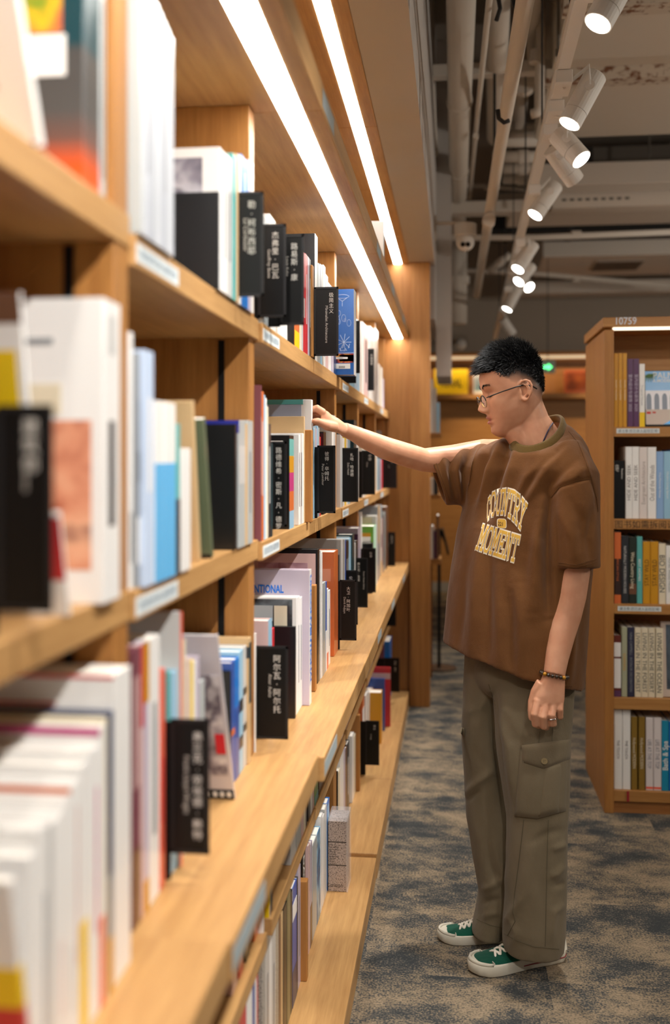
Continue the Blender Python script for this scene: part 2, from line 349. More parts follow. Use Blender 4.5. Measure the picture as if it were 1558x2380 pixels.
sign('counter', 790, 829, 1348, 1488, '大卫·阿加叶', 'David Adjaye', 'black sign on the counter just right of the orange book', cs=.0135, fx=.52, ft=.10, lx=.24, lt=.28, ls=.0095)
sign('counter', 790, 832, 1325, 1452, '伦佐·皮亚诺', 'Renzo Piano', 'black sign mostly hidden behind the sign right of the orange book', cs=.0135, fx=.62, ft=.10, d=3.42)
sign('counter', 822, 855, 1297, 1412, '弗兰克·盖里', 'Frank Owen Gehry', 'black sign third in the receding line on the far counter', cs=.0125, fx=.36, ft=.08, lx=.68, lt=.27, ls=.0085)
sign('counter', 841, 874, 1273, 1377, '日本', '', 'black sign with two characters fourth in the receding line, far counter', cs=.0125, fx=.65, ft=.08, d=4.2)
sign('counter', 893, 919, 1237, 1320, '中国当代', 'Modern', 'black sign at the far end of the counter by the brown book', cs=.0125, fx=.7, ft=.08, d=5.52)
sign('ledge', 890, 921, 1405, 1470, '', '', 'black sign on the ledge hidden under the far end of the counter', d=5.45)
sign('bottom', 850, 882, 1675, 1778, '海外', 'Foreign', 'black sign standing on the bottom row beside the orange and green book', cs=.0125, fx=.65, ft=.08, lx=.36, lt=.3, ls=.008)
sign('bottom', 893, 929, 1532, 1608, '规划·理论', 'Planning', 'black sign at the far end of the bottom row under the blue book', cs=.0125, fx=.72, ft=.08, lx=.4, lt=.3, ls=.008, d=5.45)

# ------------------------------------------------------------------ books
SIZE = lambda t: 'slim' if t < .016 else ('thick' if t > .04 else '')
DBG = 0; OCC = {}; NCOUNT = {}
def book_parts(t, th, h, dep, col, hard=True, bands=(), art=(), lines=(), top=None, gap=None):
    """local frame: x<0 into the shelf, y = thickness away from the camera, z up"""
    e = .003 if hard else .0004; bd = min(.0026 if hard else .0009, th * .25)
    c = MB().box(-dep, 0, 0, bd, 0, h).box(-dep, 0, th - bd, th, 0, h).box(-bd, 0, bd, th - bd, 0, h).build('cover', pal(col), t, local=True, bevel=.0007)
    MB().box(-dep + e, -bd, bd, th - bd, e, h - e).build('pages', PAGES if top is None else pal(top), t, local=True)
    for (z0, z1, k) in bands:
        MB().box(-.003, .0004, .0002, th - .0002, h * z0, h * z1).build('spine_panel', pal(k), c, local=True)
    for i_, a in enumerate(art):
        x0, x1, z0, z1, k = a[:5]
        MB().box(-dep * x1, -dep * x0, -.0004 - .0003 * i_, .0001, h * z0, h * z1).build('cover_picture', pal(k), c, local=True)
    for (z0, z1, k, f) in lines:                   # printed title line running down the spine
        MB().box(.0, .0003, th * (.5 - f / 2), th * (.5 + f / 2), h * z0, h * z1).build('spine_title', pal(k), c, local=True)
    return c
ROWWORD = {'top': 'top row', 'middle': 'middle row', 'counter': 'counter row', 'ledge': 'low ledge', 'bottom': 'bottom row'}
BAYWORD = {0: 'nearest bay', 1: 'second bay', 2: 'near half of wide bay', 2.5: 'far half of wide bay', 3: 'bay past the wide bay', 4: 'fifth bay', 5: 'far end bay'}
def book(row, u0, u1, v, col, X=None, lab=None, tilt=0, yaw=0, name='book', dep=.205, lift=0, ymin=None, **kw):
    if X is None: X = {'top': -.377, 'middle': -.379, 'counter': -.375, 'ledge': -.362, 'bottom': -.385}[row]
    d0, y0 = on_x(u0, X); d1, y1 = on_x(u1, X)
    ym = (y0 + y1) / 2; b = bay_of(ym)
    if b < 5 and ym > YJ[b + 1] - .036: b += 1
    z0 = ROWZ[row][b] + .0004 + lift
    if not yaw:
        y0 = max(y0, YJ[b] + .002); y1 = min(y1, YJ[b + 1] - .0570)
        if y1 - y0 < .004 and y0 < YJ[b] + .003: y1 = y0 + .006
        if y1 - y0 < .004 and y1 > YJ[b + 1] - .0575: y0 = y1 - .006
    for rr, ys in SIGNS:
        if rr == row and y0 - .001 < ys + .0025 and y1 + .001 > ys and X > -.50:
            if ys - y0 > y1 - ys: y1 = ys - .001
            else: y0 = ys + .0035
    for zz, a, bb in HD:
        if abs(zz - ROWZ[row][b]) < .003 and y0 < bb and y1 > a:
            if a - y0 > y1 - bb: y1 = a - .0006
            else: y0 = bb + .0006
    lk = (row, b)
    if not yaw and not tilt:
        for (p, q) in sorted(OCC.get(lk, [])):
            if y0 < q + .0003 and y1 > p - .0003:
                if p - y0 > y1 - q: y1 = p - .0005
                else: y0 = q + .0005
        if y1 - y0 < .0022:
            if DBG: print('DROP', row, b, u0, u1, round(y1 - y0, 4))
            return None
        OCC.setdefault(lk, []).append((y0, y1))
    zt = z_of(v, (d0 + d1) / 2)
    zmax = {'top': 2.072, 'middle': ZU[b] - .045, 'counter': ZM[b] - .043, 'ledge': ZC[b] - .055, 'bottom': ZL - .04 if X - dep < -.35 else .5}[row]
    h = max(.05, min(zt, zmax) - z0)
    bw = b + (.5 if b == 2 and ym > 2.6 else 0)
    nk = (row, bw); NCOUNT[nk] = NCOUNT.get(nk, 0) + 1
    if lab is None:
        lab = ' '.join(x for x in (SIZE(y1 - y0), PAL[col][1] if isinstance(col, str) else 'printed', 'book,', ORD[NCOUNT[nk] - 1], 'from the near end,', ROWWORD[row] + ',', BAYWORD[bw]) if x)
    t = thing(name, lab, 'book', (X, y0, z0), 'books on the ' + ROWWORD[row], rot=(math.radians(tilt), 0, math.radians(yaw)))
    book_parts(t, y1 - y0, h, dep, col, **kw); t['_h'] = h; t['_t'] = y1 - y0
    return t, y1 - y0, h
def run(row, lst, X=None):
    for q in lst:
        kw = dict(q[4]) if len(q) > 4 else {}
        kw.setdefault('X', X)
        book(row, q[0], q[1], q[2], q[3], **kw)
LN = ((.25, .75, 'g', .3),); LK = ((.2, .8, 'k', .3),); LW = ((.3, .8, 'G', .3),); LM = ((.3, .85, 'm', .28),)
PEACH = photo(1, ['a85038', 'e39a78', 'f0b490', '7c4a44'], 14); GARDEN = photo(2, ['5b2f22', 'c86a45', 'e7b72c', '6d8f2e'], 12)
BWPIC = photo(3, ['55505c', '8f8a96', 'c9c6cc', '6b6672'], 16); DARKPIC = photo(4, ['161a1e', '3a3d40', '8d9aa0'], 14)
BLUEPIC = photo(5, ['1a3350', '2f6f9d', '9cc4d8', '3a2a20'], 16); PINKPIC = photo(6, ['8f5560', 'c9a3ae', '6d2f3c'], 12)
WARM = fade([(.0, lin('e8580e')), (.025, lin('d4510f')), (.055, lin('6a4a40')), (.085, lin('4c4a48')), (.15, lin('4c4a48')), (.16, lin('1d4148'))])

# --- top row
run('top', [
    (195, 232, -60, WARM, dict(X=-.40, lab='tall book shading from orange to dark teal with garden photograph cover, nearest bay', art=((.12, .9, .70, .99, GARDEN), (.1, .85, .505, .69, 'W')))),
    (233, 256, -40, 'H', dict(X=-.40, lines=((.1, .9, 'k', .25),))),
], -.388)
book('top', 94, 106, -90, 'W', X=-.388, tilt=24, dep=.16, hard=False, lab='off white paperback leaning towards the camera at upper left', art=((.02, 1, 0, .03, 'A'), (.2, .8, .3, .32, 'g')))
wx = [303, 318, 329, 340, 351, 361, 371, 380, 389, 397, 405]
run('top', [(wx[i], wx[i + 1] - .6, 85 - (405 - wx[i + 1]) * 2.3, 'H' if i == 0 else mat(('c2c6ce', 'b0b5be', 'cccfd4')[i % 3], .35, .45, coat=.25), dict(hard=False, lab='%s of the shrink wrapped white spines at the start of the top row, second bay' % ORD[i], lines=LN if i in (3, 7) else ((.05, .95, 'H', .12),))) for i in range(10)], -.377)
T_, th, h_ = book('top', 823, 828, 676, 'A', X=-.320, dep=.072, lab='bright blue book facing the aisle with white line drawing on its cover', name='book', bands=((0, 1, 'G'),))
cv = [c for c in T_.children if c.name.startswith('cover')][0]
cv.data.materials[0] = mat('1f63b4', .3, .5, coat=.3); WLN = mat('cfe0f2', .5)
g = MB(); rr = random.Random(3)
def seg(p, q, wd=.0006):
    a = Vector((p[0], -.0006, p[1])); bb = Vector((q[0], -.0006, q[1])); g.cyl(a, bb, wd, 4)
def P(fx, fz): return (-.072 + .072 * fx, h_ * fz)
for k in range(9): seg(P(.55, .38), P(.55 + .33 * math.cos(k * .7), .38 + .10 * math.sin(k * .7)), .0007)
for k in range(8):
    cx, cz, r0 = rr.uniform(.15, .9), rr.uniform(.5, .72), rr.uniform(.04, .12)
    pts = [P(cx + r0 * math.cos(a * .7), cz + r0 * .45 * math.sin(a * .7)) for a in range(10)]
    for a, bb in zip(pts, pts[1:]): seg(a, bb, .0004)
pts = [P(.48 + .3 * math.cos(a * .45) * (1 if abs(math.cos(a * .45)) > .3 else 1), .915 + .022 * math.sin(a * .45)) for a in range(15)]
for a, bb in zip(pts, pts[1:]): seg(a, bb, .0005)
seg(P(.25, .9), P(.48, .86)); seg(P(.7, .9), P(.48, .86)); seg(P(.48, .86), P(.48, .80)); seg(P(0, .255), P(1, .255))
for k in range(6): seg(P(.1 + .13 * k, .31), P(.16 + .13 * k, .36 if k % 2 else .28), .0008)
g.build('line_drawing', WLN, cv, local=True)
letter('OASE', .007, (-.036, -.0012, h_ * .275), '-y', WLN, cv)
for q, k in (((0, 1, .14, .245), photo(8, ['3a2030', 'c8463c', 'e8a040', '2a2a30'], 60)), ((.35, 1, .155, .235), photo(9, ['c9b49a', 'd8623c', 'e8d9c0'], 60))):
    MB().box(-.072 * (1 - q[0]), -.072 * (1 - q[1]) - .001, -.0012 - .0003 * (k is None), 0, h_ * q[2], h_ * q[3]).build('cover_picture', k, cv, local=True)
for q in ((-.064, -.020, .185, .207), (-.058, -.012, .07, .13)):
    st = MB().box(q[0], q[1], -.002, 0, h_ * q[2], h_ * q[3]).build('price_sticker', WHITE_T, cv, local=True)
    bb = MB()
    for k in range(9): bb.box(q[0] + .010 + k * .0022, q[0] + .0112 + k * .0022, -.0023, -.002, h_ * q[2] + .002, h_ * q[2] + .002 + .4 * h_ * (q[3] - q[2]))
    bb.build('barcode', BLACK, st, local=True)
run('top', [
    (508.3, 510.3, 446, 'K', dict(dep=.078, top='K', lab='plain black folder standing beside the white stack, top row')),
    (511, 518.5, 346, 'W', dict(lab='white book with grey landscape photograph on its cover, top row', art=((.14, .95, .45, .93, BWPIC),))), (519, 528, 356, 'W', dict(lines=LN)), (529, 540, 364, 'G', dict(lines=LN)),
    (541, 549, 360, 'T', {}), (549.5, 555, 359, 'B', {}), (555.5, 561, 360, 'W', {}), (561.5, 577, 368, 'b', dict(lines=((.1, .9, 'S', .25),))), (577.5, 584, 374, 'L', {}), (584.5, 590, 378, 'W', {}),
    (612, 626, 508, 'H', dict(lines=LK)), (627, 641, 506, 'W', dict(lines=LN)), (646, 668, 625, 'W', {}), (669, 684, 600, 'K', {}), (685, 696, 640, 'O', dict(bands=((0, .22, 'Y'),))), (697, 701, 622, 'C', {}), (701.5, 704.5, 610, 'G', {}),
    (705, 710, 588, 'P', dict(bands=((.55, 1, 'R'), (0, .35, 'R')))), (710.5, 715.5, 592, 'R', dict(lines=LW)), (716, 719.5, 598, 'L', {}), (720, 723, 603, 'k', dict(lines=LW)),
    (732, 738, 547, 'k', dict(X=-.38, lab='tall glossy black book in plastic wrap with white spine, top row', bands=((.0, 1, 'W'),))), (739, 744, 612, 'H', {}), (744.5, 749, 615, 'g', dict(bands=((.0, .66, 'S'),))),
    (752.5, 757, 618, 'W', dict(lines=((.1, .7, 'b', .3),))), (757.5, 763, 640, 'P', {}), (764, 770, 660, 'W', {}), (771, 776, 668, 'L', {}), (777, 783, 672, 'N', {}),
], -.377)
run('top', [
    (806, 812, 800, 'w', {}), (824, 836, 742, 'S', dict(lines=LN)), (837, 846, 745, 'W', {}), (847, 855, 757, 'P', dict(lines=LK)), (857, 860, 770, 'W', {}), (861, 872, 766, 'W', {}), (873, 880, 768, 'G', dict(lines=LN)),
    (880.5, 882.5, 846, 'W', {}), (883, 885, 850, 'C', {}), (887.5, 889.5, 855, 'W', {}), (890, 893, 880, 'L', {}),
], -.377)
# single book peeking over the top board
tt = thing('book', 'blue and white book peeking above the lower light strip', 'book', (-.275, 3.95, 2.1385)); book_parts(tt, .03, .19, .15, 'W', bands=((0, 1, 'S'),), lines=LN)

# --- middle row
run('middle', [
    (240, 279, 700, 'W', dict(X=-.379, dep=.19, lab='large white book with peach picture on its cover, left foreground', art=((.07, .8, .11, .60, PEACH), (.3, .7, .85, .87, 'g'), (.25, .62, .62, .72, 'C')), lines=((.25, .6, 'k', .35), (.82, .95, 'G', .4)))),
], -.39)
book('middle', 161, 165, 1180, 'W', X=-.385, tilt=14, dep=.09, hard=False, lab='small white and red paperback leaning behind the foreground sign', art=((0, .9, .35, .95, 'R'),))
book('middle', 100, 106, 690, 'W', X=-.41, tilt=10, dep=.15, hard=False, lab='white book with yellow block and brown top leaning at left edge', art=((.05, 1, .40, .83, 'Y'), (0, 1, .91, 1, 'w')))
# the book being pulled out by the hand
book('middle', 724, 727.4, 929, 'W', X=-.371, dep=.22, lab='pale lilac art book being pulled out by the reaching hand', art=((.12, .95, .05, .985, fade([(0, lin('e9d9cf')), (.1, lin('d9d4dc')), (.2, lin('a9b8d0'))])), (.25, .42, .40, .60, 'V'), (.25, .33, .40, .60, 'R'), (.08, .5, .0, .40, 'P'), (.1, 1, .96, 1, 'T')))

run('middle', [
    (300, 309, 772, 'W', dict(X=-.392, lines=((.1, .3, 'k', .3),))), (311, 325, 818, 'g', dict(X=-.386, bands=((.45, .58, 'k'), (.1, .3, 'W')), lines=LK)), (326, 357, 814, mat('c3d4ec', .4), dict(lab='tall pale lavender blue book in the second bay, middle row', lines=((.4, .8, 'W', .3),))),
    (360, 381, 932, 'W', dict(bands=((0, .655, mat('62b4e6', .4)),), lines=((.08, .6, 'W', .2),), lab='white book with light blue lower spine, nearer of a pair, middle row')), (382, 408, 936, 'W', dict(bands=((0, .655, mat('62b4e6', .4)),), lines=((.08, .6, 'W', .2),), lab='white book with light blue lower spine, further of a pair, middle row')),
    (409, 419, 985, 'T', dict(bands=((0, .5, 'k'),))), (420, 443, 1042, 'W', dict(dep=.15)),
], -.379)
book('middle', 462, 468, 932, 'B', X=-.395, tilt=10, dep=.06, lab='beige slim book leaning beside the green folder, second bay')
book('middle', 492, 497, 968, 'e', X=-.385, tilt=14, dep=.085, hard=False, lab='grey green book with black foot leaning towards the camera, second bay', art=((0, 1, 0, .03, 'K'), (.5, .8, .93, .95, 'W'), (.55, .9, .5, .52, 'W')))
run('middle', [
    (547, 551, 986, 'K', dict(dep=.072, hard=False, X=-.379, top='K', lab='plain black folder facing the camera, second bay of middle row')), (556, 570, 978, 'H', dict(lab='book with deep blue cover and striped spine, second bay of middle row', art=((.0, .95, .90, 1, mat('2d3494', .3)), (.04, .95, .3, .88, 'G')), bands=((.5, .8, 'G'),))),
    (570.5, 576, 985, 'B', {}), (576.5, 588, 978, 'H', dict(lines=LN)),
    (598, 603.5, 893, 'M', dict(lines=LW, X=-.379)), (605.3, 608.2, 862, 'W', dict(X=-.379, lab='tall white book with red circle on its cover, near half of wide bay', art=((.4, .95, .86, .93, 'R'),))), (608.7, 613.5, 910, 'O', dict(lines=LW)), (614, 617, 918, 'S', {}), (617.5, 620.5, 925, 'W', {}), (621, 624, 945, 'C', {}), (624.5, 630, 985, 'k', dict(lines=LW)),
    (631, 634, 1030, 'D', dict(dep=.16)), (673, 683, 1012, 'K', dict(lab='black book with rainbow striped edge beside the long column sign', dep=.15, art=((.1, .95, .93, .94, 'W'), (.05, .5, .85, .86, 'W'), (.05, .4, .80, .81, 'W')),
      bands=((.0, .19, 'S'), (.19, .40, 'O'), (.40, .6, 'm'), (.6, .78, 'o'), (.78, .96, 'T')))), (695, 698.5, 1010, 'W', dict(lines=LK)), (699, 703, 1010, 'G', dict(lines=LK)), (703.5, 706.5, 1007, 'W', {}), (707, 710, 968, 'B', dict(lab='plain beige hardback below the pulled out book', dep=.19)),
    (729, 731.5, 994, 'S', {}), (732, 734, 992, 'H', {}), (734.5, 737, 996, 'L', {}), (737.5, 740, 990, 'S', {}), (740.5, 743, 994, 'H', dict(lines=LN)), (743.5, 746, 1015, 'R', {}), (752, 758, 1004, 'K', dict(lab='black book with dark red band below the reaching hand', art=((0, .9, .8, .98, mat('4a1420', .3)),))),
    (772, 776, 965, 'W', {}), (776.5, 780, 966, 'G', {}),
    (791, 796, 1010, 'G', dict(art=((.1, .9, .3, .95, 'H'), (.1, .5, .6, .9, 'k')))), (797, 801, 1018, 'W', {}), (801.5, 805, 1012, 'Y', {}), (805.5, 809, 1015, 'W', {}), (810, 814, 1013, 'S', {}), (823, 829, 977, 'D', dict(lab='tall dark grey green book behind the forearm, middle row', art=((.05, .15, .9, .94, 'W'),))), (829.5, 834, 1012, 'W', {}),
    (842, 848, 1045, 'W', {}), (849, 853, 1040, 'C', {}), (872, 874, 1060, 'B', {}), (874.5, 877.5, 1058, 'W', {}), (878, 881, 1066, 'S', {}), (881.5, 883.5, 1064, 'g', {}), (884, 886.5, 1066, 'L', {}), (887, 890, 1068, 'R', {}), (890.5, 893, 1004, 'H', dict(X=-.41)),
], -.379)
# --- counter row
run('counter', [
    (66, 84, 1985, 'W', dict( bands=((0, .1, 'Y'),), art=((.05, .7, .3, .85, BWPIC),))), (85, 98, 1925, 'W', {}), (99, 111, 1918, 'W', dict(lines=LN)), (112, 124, 1914, 'G', {}), (125, 137, 1906, 'W', {}), (138, 150, 1886, 'W', dict(lines=((.2, .5, 'P', .3),))), (151, 163, 1856, 'W', {}),
    (164, 174, 1826, 'W', dict(art=((0, 1, .975, 1, 'O'),), lines=((.15, .4, 'G', .4),))), (175, 185, 1812, 'W', dict(lines=((.3, .9, 'P', .4),))), (186, 204, 1775, 'W', dict(bands=((.02, .42, 'Y'),))), (205, 218, 1742, 'W', {}),
    (219, 231, 1735, 'W', dict(lines=LM)), (232, 244, 1688, 'W', dict(bands=((0, .32, 'Q'),), art=((0, 1, .972, 1, 'm'), (.4, .75, .86, .90, 'm')))), (245, 250, 1668, 'C', {}), (251, 264, 1655, 'N', dict(bands=((0, .20, 'o'), (.2, .42, 'g'))),), (265, 304, 1558, 'W', dict(dep=.22, lab='big white hardback with red top edge beside the maroon spines', art=((0, 1, .988, 1, 'R'), (.3, .7, .9, .91, 'R')))),
], -.368)
run('counter', [
    (310, 318, 1512, 'M', dict(bands=((0, .28, 'w'),), lines=((.5, .9, 'P', .4),))), (318.5, 327, 1505, 'M', dict(bands=((0, .28, 'w'),), lines=((.5, .9, 'P', .4),))), (327.5, 334, 1500, 'P', dict(bands=((.7, 1, 'R'),))), (334.5, 347, 1494, 'L', dict(bands=((.78, 1, 'o'), (.0, .12, 'o')))), (347.5, 371, 1480, 'W', dict(lines=LN)),
    (372, 384, 1556, 'Q', dict(lines=((.3, .6, 'R', .3),))), (384.5, 397, 1562, 'T', dict(bands=((0, .1, 'W'), (.1, .2, 'k'), (.2, .3, 'O')))), (398, 411, 1560, 'S', {}),
    (412, 424, 1424, 'G', dict(X=-.385, lab='tall grey hardback with red spine behind the coral book on the counter', bands=((.0, 1, 'Q'),))), (425, 432, 1488, 'C', {}), (432.5, 438, 1530, 'P', {}), (438.5, 444, 1532, 'C', {}), (444.5, 450, 1534, 'Y', {}), (450.5, 456, 1536, 'W', {}), (456.5, 463, 1525, 'L', dict(bands=((0, 1, 'L'),))),
    (464, 476, 1582, 'H', dict(lines=((.5, .7, 'Y', .3),), lab='silver grey book with yellow mark behind the foreground counter sign')),
    (535.5, 537.5, 1560, 'K', dict(hard=False, dep=.07, top='K')), (538, 546, 1538, 'A', dict(lines=((.4, .45, 'O', 1),))), (546.5, 556, 1530, 'b', dict(bands=((0, .6, 'A'),))), (556.5, 565, 1512, 'S', dict(bands=((.2, .3, 'k'), (.5, .6, 'k')))), (565.5, 573, 1502, 'G', dict(bands=((.3, .36, 'k'), (.6, .66, 'k')))), (573.5, 584, 1484, 'B', dict(bands=((.48, .96, 'D'),), art=((0, 1, .84, .93, 'k'),), X=-.385)), (584.5, 589, 1478, 'W', {}),
], -.39)
run('counter', [
    (624, 632, 1440, 'P', dict(X=-.385, dep=.12, art=((.3, .9, .6, .95, 'C'),), lab='pink and cream book with blue spine behind the counter sign', bands=((0, 1, 'S'),))), (633, 638, 1460, 'R', dict(X=-.385, dep=.05)), (686.3, 688.3, 1456, 'K', dict(X=-.355, dep=.075, hard=False, top='K', lab='plain black folder on the counter below the barcode sticker')),
    (689, 692, 1388, 'W', dict(X=-.357, dep=.15, lab='dark photograph book with white price stickers and blue band on the counter', art=((.06, 1, .72, .985, DARKPIC), (.06, 1, .0, .72, mat('1d4f94', .35)), (.1, .42, .66, .71, 'W'), (.14, .34, .74, .93, 'C'), (.36, .7, .80, .93, 'H')))), (692.5, 697, 1386, 'W', dict(X=-.357, lines=LN)), (697.5, 703, 1388, 'W', dict(X=-.357, lines=LN)),
    (713, 724, 1326, 'L', dict(X=-.34, dep=.25, lab='large white book with blue capital lettering on the counter', bands=((0, 1, 'W'),))),
    (738.5, 743, 1276, 'K', dict(X=-.352, dep=.26, lab='tall black framed art book with pink picture behind the white lettered book', art=((.02, .93, .1, .97, 'P'), (.1, .6, .2, .90, PINKPIC)))), (743.5, 746, 1280, 'G', dict(X=-.352)), (746.5, 750, 1284, 'W', dict(X=-.35)), (750.5, 757, 1354, 'H', dict(X=-.35)), (757.5, 760, 1352, 'A', dict(X=-.35, bands=((0, .45, 'W'),))), (760.5, 763.5, 1368, 'W', dict(X=-.35, bands=((0, .2, 'Q'),))),
    (764, 768, 1372, 'W', dict(X=-.352, lines=LN)), (777, 786, 1280, 'O', dict(X=-.352, lab='bright orange hardback in plastic wrap at the middle of the counter', art=((.05, .97, .72, .84, mat('e89a78', .2)),))), (786.5, 789.5, 1290, 'D', dict(X=-.352)),
], -.36)
# blue capitals of the white counter book
wb = [o for o in COL.objects if o.get('label', '').startswith('large white book with blue')][0]
wc = [c for c in wb.children if c.name.startswith('cover')][0]; BL = mat('1c74d8', .4)
for z, s in ((.83, 1), (.75, 1)):
    letter('UNCONVENTIONAL', .026, (-.062, -.0006, wb['_h'] * z), '-y', BL, wc, offset=.03, align='RIGHT', sx=.62)
letter('UNCONVENTIONAL', .028, (.0007, wb['_t'] * .25, wb['_h'] * .96), '+x', BL, wc, offset=.05, align='LEFT', roll=-math.pi / 2)
run('counter', [
    (793, 796, 1253, 'G', {}), (796.5, 799, 1253, 'W', {}), (799.5, 802, 1254, 'H', {}), (802.5, 805, 1256, 'A', {}), (805.5, 808, 1258, 'K', dict(lines=LW)), (808.5, 811, 1256, 'k', dict(lines=LW)), (811.5, 816, 1251, 'S', dict(bands=((0, .4, 'k'),))), (816.5, 824, 1242, 'D', dict(X=-.36, art=((.05, .7, .88, .98, 'H'),))), (824.5, 828, 1262, 'G', {}), (828.5, 832, 1256, 'k', {}), (832.5, 839, 1226, 'L', dict(X=-.375, art=((0, 1, .6, .93, 'V'), (.1, .5, .7, .85, 'H')))), (839.5, 842, 1190, 'W', dict(X=-.40, lab='tall white book rising at the back of the counter, bay past the wide bay')),
    (866, 868, 1262, 'K', dict(dep=.09, X=-.355)), (868.5, 874.5, 1221, 'E', dict(dep=.13, X=-.355, lab='book with orange, white and pink bands on its cover behind a two character sign', bands=((0, 1, mat('bfe8cf', .4)),), art=((0, 1, .90, .96, 'E'), (.1, 1, .84, .9, 'o'), (.1, 1, .68, .84, 'W'), (.1, 1, .60, .68, 'm')))), (875, 878, 1198, 'G', dict(X=-.36, art=((.1, .7, .8, .98, 'C'),))),
    (879, 882.5, 1176, 'g', dict(bands=((.5, 1, 'B'),))), (883, 887.5, 1174, 'W', dict(X=-.365, bands=((0, .2, 'Y'), (.4, .58, 'V'), (.8, 1, 'S')))), (888, 890, 1205, 'P', {}), (890.5, 893, 1198, 'k', dict(dep=.12)), (893.5, 896, 1190, 'H', dict(dep=.14)), (897, 905, 1176, 'w', dict(X=-.36, lab='brown hardback furthest along the counter behind the last sign')),
], -.365)
# magazine leaning towards the camera
tt = thing('magazine', 'glossy magazine with black foot strip leaning on the counter beside foreground sign', 'magazine', (-.370, y_at(1.712, -.37), ZC[1] + .0006), rot=(math.radians(23), 0, 0))
mg = MB().box(-.2, 0, 0, .0012, 0, .325).box(-.0012, 0, .0012, .006, 0, .325).build('cover', mat('d9d4dc', .25, coat=.4), tt, local=True)
for q, m in (((-.19, -.006, -.0005, 0, .05, .25), photo(12, ['e6e2e8', '6d6472', 'b9b2be', 'f2eef2'], 22)), ((-.2, 0, -.0005, 0, 0, .020), BLACK), ((-.022, -.006, -.0011, 0, .095, .135), mat('e8283c', .3))):
    MB().box(*q).build('cover_picture', m, mg, local=True)
g = MB()
for k in range(6): g.box(-.012 - k * .012, -.005 - k * .012, -.0012, -.0005, .005, .015)
g.build('cover_lettering', WHITE_T, mg, local=True)
MB().box(-.198, -.0012, .0012, .0056, .002, .323).build('pages', PAGES, tt, local=True)
book('counter', 76, 86, 1985, 'W', X=-.36, tilt=11, dep=.12, lab='white paperback with yellow and red blocks leaning in lower left corner', hard=False, bands=((.0, .5, 'R'), (.5, .66, 'Y')), art=((0, 1, .0, .5, 'R'), (0, 1, .5, .66, 'Y')))

# --- low ledge
run('ledge', [(540, 552, 2250, 'P', {}), (556, 566, 2230, 'R', {}), (572, 580, 2190, 'K', {}), (592, 600, 2120, 'O', {})], -.372)
run('ledge', [
    (612, 615, 2065, 'W', {}), (615.5, 622, 2060, 'Y', dict(bands=((0, .3, 'P'),))), (623, 634, 2040, 'K', {}), (676, 688, 1940, 'G', {}), (689, 700, 1875, 'H', {}), (700.5, 706, 1860, 'P', {}), (706.5, 711, 1850, 'C', {}), (711.5, 714, 1845, 'k', {}),
    (717, 722, 1815, 'k', {}), (722.5, 727, 1812, 'W', {}), (727.5, 731, 1815, 'P', {}), (732, 740, 1800, 'E', dict(bands=((0, .3, 'T'),))), (742, 758, 1780, 'w', dict(lab='dark brown textured book on the low ledge under the counter step', dep=.18)),
    (794, 798, 1700, 'W', {}), (799, 804, 1690, 'H', {}), (805, 810, 1672, 'L', {}), (811, 816, 1655, 'W', {}), (838, 841, 1595, 'K', {}), (841.5, 845, 1588, 'Q', {}), (846, 855, 1560, 'C', {}), (856, 866, 1540, 'G', {}), (867, 872, 1530, 'N', {}), (886, 892, 1470, 'k', {}),
], -.362)
